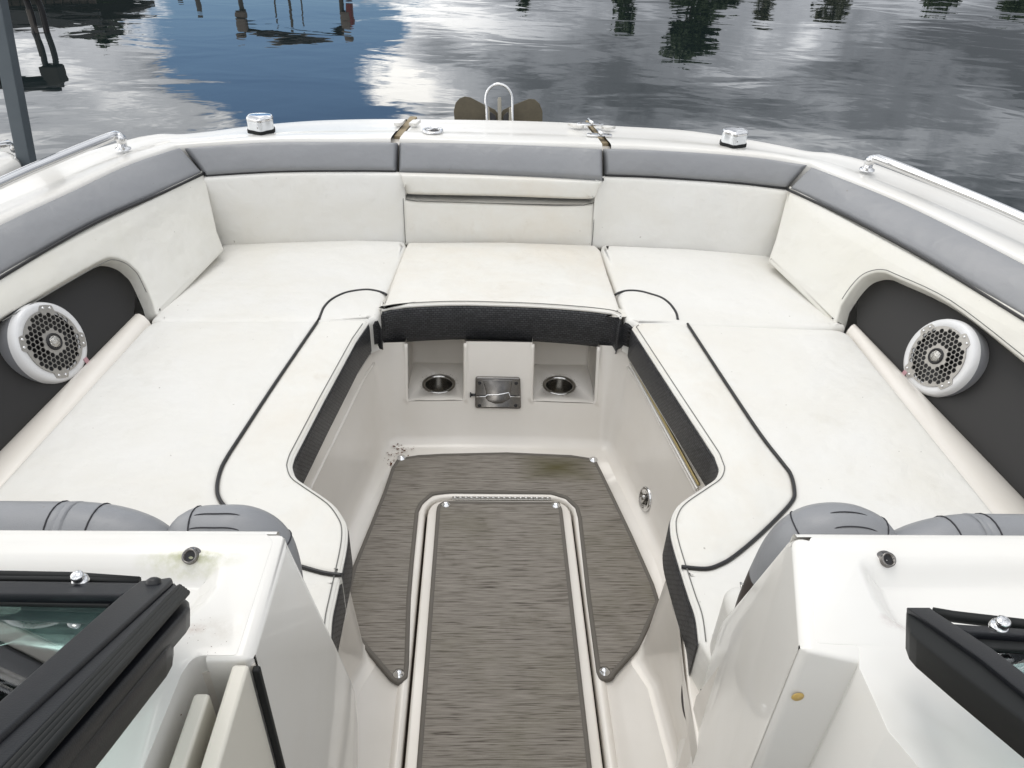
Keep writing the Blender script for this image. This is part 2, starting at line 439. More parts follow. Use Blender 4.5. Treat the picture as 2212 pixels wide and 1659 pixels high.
M['mat'] = mat('woven_mat', (.15, .14, .12), .85, spec=.2, fn=f_mat)
M['hem'] = mat('mat_hem', (.14, .128, .112), .8, spec=.2, fn=lambda g, b, tc: bump(g, b, g.noise(tc, 700, 2, .6), .5, .002))
def f_steel(g, b, tc):
    n = g.noise(g.mapping(tc, scale=(1, 1, 1)), 40, 4, .6); g.l.new(g.ramp(n, [(.3, .10), (.7, .24)]), b.inputs['Roughness'])
M['chrome'] = mat('polished_steel', (.72, .72, .72), .08, 1.0, fn=lambda g, b, tc: g.l.new(g.ramp(g.noise(tc, 30, 3, .6), [(.3, .04), (.75, .14)]), b.inputs['Roughness']))
M['steel'] = mat('stainless_steel', (.50, .49, .47), .2, 1.0, fn=f_steel)
M['dullsteel'] = mat('dull_steel', (.20, .19, .18), .34, 1.0, fn=f_steel)
M['grille'] = mat('speaker_grille', (.40, .385, .36), .35, .75)
M['ringw'] = mat('speaker_ring', (.70, .70, .70), .35, coat=.2)
M['ringg'] = mat('speaker_ring_grey', (.22, .225, .24), .4)
M['black'] = mat('black_plastic', (.010, .010, .011), .4)
M['frame'] = mat('black_powder_coat', (.008, .009, .012), .42, spec=.3, fn=lambda g, b, tc: bump(g, b, g.noise(tc, 900, 1, .5), .15, .001))
M['rubber'] = mat('black_rubber', (.008, .009, .009), .6, spec=.3)
M['void'] = mat('dark_void', (.02, .012, .006), .9)
M['rust'] = mat('stained_joint', (.30, .24, .15), .8)
M['gold'] = mat('aged_strip', (.42, .33, .14), .6)
M['lens'] = mat('clear_lens', (.75, .77, .78), .12, .35)
M['anchor'] = mat('anchor_fluke', (.085, .072, .045), .62, .25, fn=lambda g, b, tc: g.l.new(g.mix(g.noise(tc, 22, 5, .7), (.05, .042, .028), (.13, .11, .07)), b.inputs['Base Color']))
M['shank'] = mat('anchor_shank', (.33, .31, .26), .5, .6)
M['postm'] = mat('grey_post', (.085, .105, .12), .55, fn=lambda g, b, tc: g.l.new(g.mix(g.noise(tc, 6, 5, .6), (.07, .09, .105), (.12, .14, .155)), b.inputs['Base Color']))
M['pink'] = mat('faded_pink_tag', (.48, .28, .31), .5)
M['red'] = mat('red_tag', (.45, .05, .08), .5)
M['leafd'] = mat('dry_leaf', (.10, .035, .012), .7)
M['algae'] = mat('algae', (.10, .11, .03), .9)
M['ochre'] = mat('ochre_plug', (.55, .38, .12), .4)
M['board'] = mat('cream_board', (.66, .63, .55), .4, coat=.1)
M['dash_refl'] = mat('dark_glass_reflection', (.035, .045, .045), .35)  # dark tone stands in for the reflection in the windscreen glass
M['brownv'] = mat('dark_brown_vinyl', (.035, .026, .024), .4)
M['leaf'] = mat('foliage', (.035, .055, .018), .6)
M['leafp'] = mat('pale_foliage', (.11, .115, .075), .7)
M['bark'] = mat('bark', (.06, .05, .04), .9)
M['pile'] = mat('weathered_pile', (.05, .045, .04), .8)
M['wood'] = mat('weathered_boards', (.16, .13, .11), .8, fn=lambda g, b, tc: g.l.new(g.mix(g.noise(g.mapping(tc, scale=(2, 2, 9)), 1.5, 4, .6), (.10, .08, .065), (.24, .20, .17)), b.inputs['Base Color']))
M['redp'] = mat('red_paint', (.16, .03, .03), .6)
M['grass'] = mat('bank_grass', (.05, .07, .025), .9, fn=lambda g, b, tc: g.l.new(g.mix(g.noise(tc, .4, 5, .6), (.04, .06, .02), (.09, .09, .04)), b.inputs['Base Color']))
M['glass'] = mat('tinted_glass', (.46, .68, .63), .02, fn=None, Transmission_Weight=1.0, IOR=1.45)
def mk_water():
    m = bpy.data.materials.new('water'); m.use_nodes = True; g = NT(m.node_tree); b = g.n['Principled BSDF']
    b.inputs['Base Color'].default_value = (.010, .016, .017, 1); b.inputs['Roughness'].default_value = .008
    b.inputs['IOR'].default_value = WIOR
    tc = g.new('ShaderNodeTexCoord').outputs['Object']
    a = g.noise(g.mapping(tc, scale=(.75, 1.15, 1), rot=(0, 0, rad(6))), 1.0, 2, .45, .6)
    c = g.noise(g.mapping(tc, scale=(3.2, 4.6, 1), rot=(0, 0, rad(-5)), loc=(3, 1, 0)), 1.0, 2, .5, .5)
    f = g.noise(g.mapping(tc, scale=(10, 30, 1), rot=(0, 0, rad(4)), loc=(3, 1, 0)), 1.0, 2, .5)
    patch = g.ramp(g.noise(g.mapping(tc, scale=(.1, .3, 1), loc=(8, 4, 0)), 1.0, 3, .5), [(.35, .35), (.65, 1.)])
    h = g.math('ADD', g.math('MULTIPLY', a, .0075), g.math('MULTIPLY', patch, g.math('ADD', g.math('MULTIPLY', c, .0010), g.math('MULTIPLY', f, .00001))))
    bump(g, b, h, 1.0, WBUMP)
    return m
WIOR, WBUMP = 1.9, 1.0
M['water'] = mk_water()
def uvbox(o, fu):
    me = o.data; uv = me.uv_layers.new(name='UVMap')
    for l in me.loops: uv.data[l.index].uv = fu(me.vertices[l.vertex_index].co)

# ------------------------------------------------------------------ setting: water
WZ = -.36
wv = []; 
mesh_obj('water', [(-900, -900, WZ), (900, -900, WZ), (900, 1500, WZ), (-900, 1500, WZ)], [(0, 1, 2, 3)], M['water'], smooth=False)['kind'] = 'structure'

#==BOAT==
boat = empty('motorboat')
tag(boat, 'white open bow motorboat with black framed windscreens and grey trimmed bow deck', 'boat')
DZ = .70
# ---- deck: inner and outer outlines
inn_px = [(0, 481), (146, 413), (271, 354), (368, 321), (396, 314), (590, 302), (768, 301), (861, 301), (1085, 308), (1300, 314), (1444, 321), (1652, 338), (1746, 354), (1767, 361), (1965, 441), (2212, 564)]
out_px = [(0, 392), (150, 338), (262, 305), (312, 293), (350, 290), (392, 291), (450, 285), (531, 274), (650, 262), (768, 257), (880, 256.5), (1085, 259), (1227, 264), (1324, 271), (1481, 281), (1618, 302), (1700, 318), (1746, 328), (1791, 331), (1833, 338), (1878, 349), (2000, 395), (2212, 480)]
inn = [P(u, v, z=DZ) for u, v in inn_px]; out = [P(u, v, z=DZ - .02) for u, v in out_px]
inn = [V((-1.46, -.6, DZ)), V((-1.45, .4, DZ)), V((-1.43, 1.0, DZ)), V((-1.37, 1.5, DZ))] + inn + [V((1.41, 1.5, DZ)), V((1.46, 1.0, DZ)), V((1.48, .4, DZ)), V((1.48, -.6, DZ))]
out = [V((-1.74, -.6, DZ)), V((-1.74, .4, DZ)), V((-1.71, 1.2, DZ)), V((-1.60, 1.85, DZ - .01))] + out + [V((1.66, 1.7, DZ - .01)), V((1.75, 1.2, DZ)), V((1.77, .4, DZ)), V((1.77, -.6, DZ))]
def split_x(line, x0, x1, n=60):
    """piece of a bow line between two x positions (bow part only, y > 1.5 and monotone in x)"""
    l = [p for p in cr(line, 8) if p[1] > 1.2]; l = sorted(l, key=lambda p: p[0])
    xs = np.array([p[0] for p in l]); a = np.array(l); t = np.linspace(x0, x1, n)
    return np.array([np.interp(t, xs, a[:, k]) for k in range(3)]).T
def deck_piece(name, A, B, parent, cap0=False, cap1=False, label=None):
    n = len(A); rows = []
    A = np.array(A); B = np.array(B)
    prof = [(-.00, -.30), (-.0, -.012), (.012, 0.0), (.05, .004), (.30, .006), (.36, .001), (.42, .0), (.80, .002), (.88, .006), (.95, .002), (.985, -.008), (1.0, -.025), (1.01, -.07), (1.0, -.20)]
    for t, h in prof: rows.append(A * (1 - t) + B * t + V((0, 0, h)))
    o = loft(name, rows, M['gel'], parent, flip=True)
    return o
iA = resample(cr(inn, 6), 260); 
# the bow door sits between these x positions on the inner / outer line
gx = {'li': P(861, 301, z=DZ)[0], 'lo': P(897, 258, z=DZ)[0], 'ri': P(1304, 316, z=DZ)[0], 'ro': P(1268, 266, z=DZ)[0]}
def side_lines(s):
    a = [p for p in cr(inn, 8)]; b = [p for p in cr(out, 8)]
    if s < 0:
        a = [p for p in a if p[0] < gx['li'] - .0035]; b = [p for p in b if p[0] < gx['lo'] - .0035]
    else:
        a = [p for p in a if p[0] > gx['ri'] + .0035]; b = [p for p in b if p[0] > gx['ro'] + .0035]
    return a, b
def corr(a, b, n, keyY):
    # match both lines at the forward corner so rows run across the deck
    a = np.array(a); b = np.array(b)
    def split(l):
        k = int(np.argmin(np.abs(l[:, 1] - keyY))); return l[:k + 1], l[k:]
    return a, b
for s in (-1, 1):
    a, b = side_lines(s)
    if s > 0: a, b = a[::-1], b[::-1]
    # corner of inner line near y 2.52 ; of outer line near y 2.70
    ka = min(range(len(a)), key=lambda i: abs(abs(a[i][0]) - 1.05) + abs(a[i][1] - 2.51))
    kb = min(range(len(b)), key=lambda i: abs(abs(b[i][0]) - 1.20) + abs(b[i][1] - 2.69))
    A = np.vstack([resample(a[:ka + 1], 60), resample(a[ka:], 40)[1:]]); B = np.vstack([resample(b[:kb + 1], 60), resample(b[kb:], 40)[1:]])
    o = deck_piece('side_deck', A, B, boat)
    if s > 0:
        for p in o.data.polygons: p.flip()
dI = split_x(inn, gx['li'] + .0025, gx['ri'] - .0025, 50); dO = split_x(out, gx['lo'] + .0025, gx['ro'] - .0025, 50)
door = deck_piece('bow_door', dI, dO, boat)
tag(door, 'white centre section of the bow deck between two joints')
for k_ in ('l', 'r'):
    box('deck_web', V((gx[k_ + 'i'], 2.70, .60)), (.07, .08, .16), M['gel2'], boat, .004)
# dirty joints between deck pieces
for kx, u0, v0, u1, v1 in (('l', 861, 301, 897, 258), ('r', 1304, 316, 1268, 266)):
    a = P(u0, v0, z=DZ - .03); b = P(u1, v1, z=DZ - .045)
    bar('deck_joint', a + V((0, -.03, -.004)), b * .90 + a * .10 + V((0, 0, -.006)), .028, .05, M['rust'], boat)
# hull
hb = np.array(resample(cr(out, 6), 160)); cen = V((0, 0, 0)); rows = []
for sc, z, dy in ((1.0, DZ - .06, 0), (1.012, DZ - .12, 0), (1.0, DZ - .16, -.01), (.96, .35, -.04), (.88, .0, -.12), (.78, -.36, -.25), (.5, -.7, -.5), (.0, -.95, -.8)):
    r_ = hb.copy(); r_[:, 0] *= sc; r_[:, 1] += dy * (r_[:, 1] > 0) * np.clip(r_[:, 1] / 2.9, 0, 1) * 1.0; r_[:, 2] = z; rows.append(r_)
loft('hull', rows, M['gel'], boat, flip=True)
loft('rub_rail', [hb * V((1.004, 1.003, 1)) + V((0, 0, -.10)), hb * V((1.02, 1.008, 1)) + V((0, 0, -.115)), hb * V((1.02, 1.008, 1)) + V((0, 0, -.135)), hb * V((1.004, 1.003, 1)) + V((0, 0, -.15))], M['rubber'], boat, flip=True)

# ---- key upholstery lines
ZS = .405
pip_px_l = [(0, 601), (110, 535), (222, 474), (340, 422), (441, 375)]
pip_l = [V((-1.33, 1.0, .62)), V((-1.31, 1.4, .62))] + [P(u, v, z=.62) for u, v in pip_px_l]
pip_px_r = [(1701, 410), (1800, 455), (1895, 503), (2013, 569), (2212, 691)]
pip_r = [P(u, v, z=.62) for u, v in pip_px_r] + [V((1.34, 1.3, .62)), V((1.36, 1.0, .62))]

def side_coaming(s):
    """side pad (white with arch), dark panel, ledge, grey bolster, speaker"""
    if s < 0:
        A, B, C_ = P(441, 377, z=.62), P(0, 603, z=.62), P(336, 682, z=.405)
        outl = [(438, 366), (448, 400), (470, 500), (485, 539), (443, 583), (340, 688), (330, 650), (305, 596), (290, 578), (272, 564), (246, 556), (222, 561), (149, 601), (0, 688), (-420, 935), (-420, 832), (0, 586)]
        rr = [.004, 0, 0, .01, 0, .012, 0, 0, 0, 0, 0, 0, 0, 0, .01, .01, 0]
        top_px = [(0, 481), (146, 413), (271, 354), (368, 321), (392, 315)]
        pan_px = [(150, 540), (300, 560), (290, 681), (0, 975), (-500, 1480), (-500, 900)]
        led = [(290, 681), (0, 975), (-500, 1482)], [(328, 694), (0, 1048), (-500, 1580)]
        spk = (107.5, 732); pl = pip_l; face = (126, 183)
    else:
        A, B, C_ = P(1701, 412, z=.62), P(2212, 693, z=.62), P(1805, 702, z=.405)
        outl = [(1704, 400), (1693, 445), (1675, 515), (1658, 564), (1717, 620), (1803, 706), (1816, 660), (1839, 625), (1862, 600), (1883, 590), (1905, 588), (1930, 597), (2050, 655), (2212, 780), (2640, 1110), (2640, 940), (2212, 676)]
        rr = [.004, 0, 0, .01, 0, .012, 0, 0, 0, 0, 0, 0, 0, 0, .01, .01, 0]
        top_px = [(1751, 356), (1800, 374), (1965, 441), (2212, 564)]
        pan_px = [(2000, 560), (1850, 590), (1850, 705), (2212, 1078), (2700, 1580), (2700, 1000)]
        led = [(1850, 705), (2212, 1078), (2700, 1600)], [(1828, 712), (2150, 1110), (2600, 1650)]
        spk = (2030, 765.6); pl = pip_r
    fr = Fr(A, B - A, (0, 0, 1))
    n_ = np.cross(B - A, C_ - A); n_ = unit(n_); 
    if n_[0] * s > 0: n_ = -n_          # towards the cockpit
    X = unit(B - A); Y = np.cross(n_, X); fr = Fr(A, X, Y)
    th = .055
    grp = empty('side_backrest'); 
    tag(grp, ('long cream side backrest with grey top over the port speaker panel, left of the cockpit' if s < 0 else 'long cream side backrest with grey top over the starboard speaker panel, right of the cockpit'), 'backrest', 'side backrests along the bow cockpit')
    ppx = ([(-420, 850)] + pip_px_l) if s < 0 else (pip_px_r + [(2640, 962)])
    pl = [fr.pt(*fr.px(u, v), .002) for u, v in ppx]
    pl2 = [fr.px(u, v) for u, v in outl]; arch = cr(pl2[6:14], 5)
    pl2 = pl2[:6] + [tuple(p) for p in arch] + pl2[14:]; rr = rr[:6] + [0] * len(arch) + rr[14:]
    slab('white_panel', pl2, fr, th, .007, M['vinyl_side'], grp, fil=rr, puff=[(.008, .003)])
    # stitch line round the arch
    st = np.array(arch[2:]); tt = np.gradient(st, axis=0); tt /= np.linalg.norm(tt, axis=1, keepdims=True); nn_ = np.stack([-tt[:, 1], tt[:, 0]], 1)
    cen_ = st.mean(axis=0) + V((0, -.15))
    if ((st - cen_) * nn_).sum() < 0: nn_ = -nn_
    st = st + nn_ * .008
    tube('stitching', [fr.pt(x, y, .0005) for x, y in st], .0012, M['stitch'], grp, 6)
    # dark panel
    pf = Fr(A - n_ * th, X, Y)
    pts = [pf.px(u, v) for u, v in pan_px]
    ys = [p[1] for p in pts]
    slab('speaker_panel', pts, pf, .02, .002, M['panel'], boat)
    # ledge
    z0 = pf.pt(*pf.px(*led[0][0]))[2]
    o_ = [pf.pt(*pf.px(u, v)) for u, v in led[0]]; i_ = [P(u, v, z=ZS - .004) for u, v in led[1]]
    oo = resample(cr(o_, 8), 50); ii = resample(cr(i_, 8), 50)
    rows = []
    for t, h in ((-.2, -.02), (0, 0), (.10, .006), (.35, .012), (.60, .009), (.82, -.003), (.95, -.018), (1.05, -.05)): rows.append(oo * (1 - t) + ii * t + V((0, 0, h)))
    loft('moulded_ledge', rows, M['gel2'], boat, flip=(s > 0))
    # grey bolster + piping
    tp = [P(u, v, z=DZ + .004) for u, v in top_px]
    if s < 0: tp = [V((-1.43, 1.0, DZ)), V((-1.40, 1.45, DZ))] + tp; gl = pl + []; 
    else: tp = tp + [V((1.43, 1.4, DZ)), V((1.46, 1.0, DZ))]
    gl = [p + V((0, 0, .004)) for p in pl]
    pad('grey_bolster', cr(gl, 6), cr(tp, 6), (-s * 1, 0, 1), .035, M['grey'], grp, r=.014, bulge=.010, nu=70, nv=10, ends=(s > 0, s < 0))
    tube('black_piping', [p + n_ * .002 for p in cr(pl, 8)], .0044, M['pipe'], grp, 8)
    return pf, n_, spk, fr
side = {s: side_coaming(s) for s in (-1, 1)}

# ---- speakers
def speaker(s):
    pf, n_, (u, v), fr = side[s]
    up_ = 0.037
    ff = Fr(pf.O + n_ * up_, pf.X, pf.Y); cx, cy = ff.px(u, v); c = pf.pt(cx, cy)
    n_ = unit(V((-s, -.20, .40))); c = c + n_ * .014
    Yv = unit(V((0, 0, 1)) - n_ * n_[2]); Xv = np.cross(Yv, n_)
    L = Fr(c, Xv, Yv)
    R_ = .102
    root = lathe('speaker', [(R_ - .002, -.05), (R_ + .004, -.02), (R_ + .005, -.008), (R_ + .005, .000)], c, n_, M['ringg'], boat, 56)
    tag(root, 'round white speaker with honeycomb grille on the black ' + ('port panel, at left edge of the picture' if s < 0 else 'starboard panel, towards the right edge of the picture'))
    lathe('ring', [(R_ + .005, .000), (R_ + .004, .008), (R_ + .001, .017), (R_ - .003, .0208), (R_ - .008, .022), (R_ - .020, .0205), (R_ - .026, .017)], c, n_, M['ringw'], root, 56)
    lathe('speaker_cone', [(.09, .010), (.06, .002), (.03, -.003), (.001, -.004)], c, n_, M['black'], root, 40)
    # grille with tabs and hexagonal holes
    ol = []
    for k in range(160):
        w = 2 * math.pi * k / 160
        dmin = min(abs((w - a0 + math.pi) % (2 * math.pi) - math.pi) for a0 in (rad(62), rad(152), rad(242), rad(332)))
        rr = .0825 + .0125 * max(0, min(1, (rad(15) - dmin) / rad(4)))
        ol.append((rr * math.cos(w), rr * math.sin(w)))
    holes = []; hx = .0071; px_ = .0138
    for i in range(-8, 9):
        for j in range(-8, 9):
            x = (i + .5 * (j % 2)) * px_; y = j * px_ * .866
            d = math.hypot(x, y)
            if d < .074 and d > .030: holes.append([(x + hx * math.cos(rad(30 + 60 * k)), y + hx * math.sin(rad(30 + 60 * k))) for k in range(6)])
    inner = circle((0, 0), .0215, 28)
    vs, fs, loops = [], [], []
    for lp in [ol] + holes + [inner]:
        b0 = len(vs); vs += [L.pt(x, y, .0235) for x, y in lp]; loops.append([(b0 + i, lp[i]) for i in range(len(lp))])
    fs = cap_faces(loops)
    mesh_obj('grille', vs, fs, M['grille'], root, smooth=False, solid=.003)
    lathe('tweeter_ring', [(.0225, .023), (.0215, .027), (.0175, .028), (.0165, .024)], c, n_, M['black'], root, 28)
    lathe('tweeter', [(.0170, .023), (.015, .028), (.010, .0315), (.005, .033), (.0005, .0335)], c, n_, M['tweet'], root, 24)
    for a0 in (62, 152, 242, 332):
        for da in (-6.5, 6.5):
            w = rad(a0 + da); q = L.pt(.0875 * math.cos(w), .0875 * math.sin(w), 0)
            lathe('screw', [(.0040, .023), (.0037, .0258), (.002, .027), (.0004, .0272)], q, n_, M['chrome'], root, 10)
    w = rad(-62 if s < 0 else -118); q = L.pt(.100 * math.cos(w), .100 * math.sin(w), .0235)
    box('brand_tag', q, (.013, .015, .002), M['pink'], root, .0005, (Xv, Yv, n_))
def f_tw(g, b, tc):
    vo = g.new('ShaderNodeTexVoronoi', i={'Vector': tc, 'Scale': 260.}); bump(g, b, vo.outputs[0], .8, .003)
M['tweet'] = mat('tweeter_dome', (.5, .49, .46), .25, .8, fn=f_tw)
for s in (-1, 1): speaker(s)

# ---- bow backrests
bot_px = [(478, 536), (625, 528), (768, 524), (876, 524), (1085, 527), (1277, 532), (1481, 541), (1560, 548), (1664, 561)]
pip_px = [(444, 380), (530, 374), (625, 370), (768, 369), (856, 370)]
pipr_px = [(1307, 379), (1400, 382), (1481, 387), (1600, 396), (1700, 408)]
dpp = [(860, 367), (980, 370), (1095, 374), (1200, 379), (1303, 384)]
bl = lambda a: [P(u, v, z=.62) for u, v in a]
botl = cr([P(u, v, z=ZS - .012) + V((0, -.004, -.014)) for u, v in bot_px], 8)
topl = cr(bl([(440, 381), (530, 375), (625, 371), (768, 370), (852, 372)]), 6) + cr(bl([(872, 372), (1085, 377), (1290, 385)]), 6) + cr(bl([(1310, 380), (1400, 383), (1481, 388), (1600, 397), (1704, 410)]), 6)
bow = empty('backrest_cushion'); tag(bow, 'wide white backrest across the bow with two grey top bolsters and stitched seams', 'backrest')
# main white panel: left, centre (lower), right
def seg(line, x0, x1, n=60):
    a = np.array(sorted([tuple(p) for p in line])); t = np.linspace(x0, x1, n)
    r_ = np.array([np.interp(t, a[:, 0], a[:, k]) for k in range(3)]).T; r_[:, 0] = t; return r_
xb0, xb1, xb2, xb3 = botl[0][0] - .028, P(871, 524, z=ZS)[0], P(1279, 532, z=ZS)[0], botl[-1][0] + .028
xt0, xt1, xt2, xt3 = topl[0][0] - .02, P(880, 371, z=.62)[0], P(1284, 381, z=.62)[0], topl[-1][0] + .02
pad('white_panel', seg(botl, xb0, xb1 + .0), seg(topl, xt0, xt1 - .004), (0, -1, .3), .03, M['vinyl'], bow, r=.014, bulge=.008, nu=40, nv=24, ends=(True, False))
pad('white_panel', seg(botl, xb2, xb3), seg(topl, xt2 + .004, xt3), (0, -1, .3), .03, M['vinyl'], bow, r=.014, bulge=.008, nu=40, nv=24, ends=(False, True))
zc = .537
cen_top = [P(871, 428, y=2.535), P(900, 433, y=2.545), P(1085, 437, y=2.552), P(1250, 441, y=2.548), P(1284, 438, y=2.54)]
def on_panel(u, v):   # point on the plane of the white bow panel near the centre
    fr = Fr(P(871, 524, z=ZS - .012), P(1279, 532, z=ZS - .012) - P(871, 524, z=ZS - .012), P(1085, 375, z=.62) - P(1085, 527, z=ZS - .012))
    return fr.pt(*fr.px(u, v), 0), fr
cen_top = [on_panel(u, v)[0] for u, v in ((871, 426), (900, 432), (1000, 435), (1085, 438), (1200, 441), (1255, 440), (1283, 436))]
pad('lower_panel', seg(botl, xb1, xb2) + V((0, -.003, 0)), [p + V((0, -.003, 0)) for p in cr(cen_top, 6)], (0, -1, .3), .03, M['vinyl_old'], bow, r=.012, bulge=.006, nu=50, nv=16, ends=(False, False))
_, cf = on_panel(0, 0)
# recess under the door pad
sh = [cf.loc(on_panel(u, v)[0]) for u, v in ((862, 372), (866, 400), (874, 424), (900, 434), (1085, 439), (1255, 442), (1283, 436), (1296, 400), (1304, 386))]
loft('recess', [[cf.pt(x, y, -.004) for x, y in cr([sh[i] for i in range(9)], 4)], [cf.pt(x * .99, y + .02, -.05) for x, y in cr([sh[i] for i in range(9)], 4)]], M['vinyl'], bow)
for a, b in (((871, 428), (876, 524)), ((1285, 438), (1278, 532))):
    pa, pb = cf.px(*a), cf.px(*b)
    tube('stitching', [cf.pt(pa[0] * (1 - t) + pb[0] * t, pa[1] * (1 - t) + pb[1] * t, .0035 + .004 * math.sin(math.pi * t)) for t in np.linspace(0, 1, 12)], .0014, M['stitch'], bow, 6)
tube('stitching', [cf.pt(*cf.px(u, v), .001) for u, v in ((871, 428), (880, 431), (900, 434), (1000, 437), (1085, 440), (1200, 444), (1260, 443), (1284, 438))], .0012, M['stitch'], bow, 6)
# grey bolsters
gtl = [P(u, v, z=DZ + .004) for u, v in ((396, 315), (500, 307), (590, 302.5), (768, 302), (859, 303))]
gtr = [P(u, v, z=DZ + .004) for u, v in ((1306, 317), (1444, 322), (1560, 329), (1652, 338), (1746, 354))]
pad('grey_bolster', cr(bl(pip_px), 6), cr(gtl, 6), (0, -1, 1), .04, M['grey'], bow, r=.014, bulge=.010, nu=50, nv=10)
pad('grey_bolster', cr(bl(pipr_px), 6), cr(gtr, 6), (0, -1, 1), .04, M['grey'], bow, r=.014, bulge=.010, nu=50, nv=10)
tube('black_piping', cr([P(u, v, z=.616) for u, v in pip_px], 6), .0042, M['pipe'], bow, 8)
tube('black_piping', cr([P(u, v, z=.616) for u, v in pipr_px], 6), .0042, M['pipe'], bow, 8)
# door pad (moves with the bow door)
gtd = [P(u, v, z=DZ + .004) for u, v in ((861, 303), (980, 304), (1095, 307), (1200, 311), (1303, 317))]
fwd = V((0, -.016, 0))
pad('door_bolster', [p + fwd for p in cr(bl(dpp), 6)], cr(gtd, 6), (0, -1, 1), .045, M['grey'], door, r=.015, bulge=.011, nu=50, nv=10)
tube('black_piping', cr([P(u, v, z=.612) + fwd * 1.1 for u, v in dpp], 6), .005, M['pipe'], door, 8)
lo_ = [cf.pt(*cf.px(u, v), .022) for u, v in ((881, 418), (900, 421), (1085, 425), (1260, 431), (1284, 427))]
hi_ = [cf.pt(*cf.px(u, v), .024) for u, v in ((862, 373), (980, 376), (1095, 380), (1200, 384), (1302, 389))]
pad('door_pad', cr(lo_, 6), cr(hi_, 6), (0, -1, .4), .04, M['vinyl_old'], door, r=.010, bulge=.004, nu=50, nv=10)

# ---- door fittings
def ring_latch(u, v):
    c = P(u, v, z=DZ + .008); root = lathe('latch', [(.037, -.004), (.037, .001), (.034, .003), (.029, .003), (.027, 0), (.026, -.006)], c, (0, 0, 1), M['chrome'], door, 36)
    tag(root, 'round chrome pull latch set in the bow door')
    lathe('cup', [(.027, -.004), (.024, -.008), (.0005, -.009)], c, (0, 0, 1), M['dullsteel'], root, 30)
    lathe('key_hole', [(.013, .0005), (.012, .0012), (.0005, .0014)], c + V((.008, .0, -.003)), (0, 0, 1), M['black'], root, 20)
    lathe('key_hole', [(.0075, .0005), (.007, .0012), (.0005, .0014)], c + V((-.016, .002, -.003)), (0, 0, 1), M['black'], root, 16)
    tube('pull_bar', [c + V((-.022, -.010, .001)), c + V((-.008, -.006, .003)), c + V((.003, .012, .003)), c + V((.018, .016, .001))], .003, M['chrome'], root, 8)
ring_latch(935, 281)
def hinge(u, v, hw):
    c = P(u, v, z=DZ + .009); fr = Fr(c, (1, -.03, 0), (0, 1, 0))
    ol = [(hw - .011 + .011 * math.cos(a), .011 * math.sin(a)) for a in np.linspace(-math.pi / 2, math.pi / 2, 9)] + [(-hw + .011 - .011 * math.cos(a), -.011 * math.sin(a)) for a in np.linspace(-math.pi / 2, math.pi / 2, 9)]
    ol = [(x, y * 1.25) for x, y in ol]
    root = slab('hinge', ol, fr, .006, .002, M['chrome'], door)
    tube('pin', [c + V((-.004, .030, .007)), c + V((.004, -.020, .007))], .005, M['chrome'], root, 10)
    lathe('pin_head', [(.006, 0), (.006, .003), (.0005, .004)], c + V((.005, -.021, .008)), (.1, -1, .5), M['chrome'], root, 12)
    for x in (-.7, .7): lathe('screw', [(.004, .001), (.003, .002), (.0004, .0022)], c + V((x * hw, 0, 0)), (0, 0, 1), M['dullsteel'], root, 10)
hinge(1275, 266.5, .050); hinge(1295, 289.5, .046)
# corner notches of the door (low moulded steps)
for q in (((851, 266), (857, 257.5), (876, 257.5), (868, 266)), ((883, 266), (892, 258.5), (909, 258.5), (898, 267)), ((1227, 266), (1246, 266), (1262, 271), (1250, 272)), ((1300, 272), (1312, 271), (1330, 272.5), (1312, 276))):
    slab('moulded_notch', [tuple(P(u, v, z=DZ + .006)[:2]) for u, v in q], Z(DZ + .0065), .01, .0008, M['gel'], boat)

# ---- navigation lights
def nav_light(u, v, s):
    c = P(u, v + 8, z=DZ + .002)
    a = -s * .12; fr = Fr(c, (math.cos(a), math.sin(a), 0), (-math.sin(a), math.cos(a), 0))
    ol = cr([(-.042, -.012), (-.036, .028), (0, .040), (.036, .028), (.042, -.012), (.022, -.028), (-s * .004, -.044), (-.022, -.028)], 4, True)
    sc = lambda k: [(x * k, y * k) for x, y in ol]
    root = slab('navigation_light', sc(1.06), fr, .002, .001, M['rubber'], boat)
    fr.O = fr.O + V((0, 0, .010)); root2 = slab('gasket', sc(1.08), fr, .012, .003, M['rubber'], root)
    f2 = Fr(c + V((0, 0, .040)), fr.X, fr.Y); slab('lens', sc(1.0), f2, .032, .002, M['lens'], root)
    f3 = Fr(c + V((0, 0, .052)), fr.X, fr.Y); slab('cap', sc(1.02), f3, .012, .006, M['chrome'], root, puff=[(.008, .002)])
    lathe('screw', [(.003, 0), (.002, .002), (.0004, .0022)], c + V((0, -.04, .022)), (0, -1, 0), M['dullsteel'], root, 8)
    tag(root, 'chrome capped navigation light on the ' + ('port' if s < 0 else 'starboard') + ' bow deck')
nav_light(565, 275, -1); nav_light(1583, 304, 1)

# ---- hand rails
def rail(foot, pts, s):
    c = P(*foot, z=DZ + .004)
    path = [c, c + V((0, .002, .03))] + [P(u, v, z=z) for u, v, z in pts]
    e = path[-1]; d = unit(path[-1] - path[-2]); path += [e + d * .4 + V((0, -.1, 0)), e + d * .4 + V((0, -.5, 0))]
    root = tube('grab_rail', cr(path, 8), .0145, M['chrome'], boat, 16)
    tag(root, 'long polished steel grab rail on the ' + ('port' if s < 0 else 'starboard') + ' side deck')
    lathe('rail_foot', [(.024, -.002), (.0235, .002), (.018, .0035), (.0148, .008)], c, (0, 0, 1), M['chrome'], root, 24)
rail((266, 321), ((262, 302, .745), (250, 293, .757), (225, 301, .762), (120, 344, .762), (0, 396, .762)), -1)
rail((1873, 366), ((1878, 348, .745), (1890, 343, .757), (1915, 350, .762), (2060, 408, .762), (2212, 473, .762)), 1)

#==SEATS==
zf = Z(ZS)
def px2(l): return [zf.px(u, v) for u, v in l]
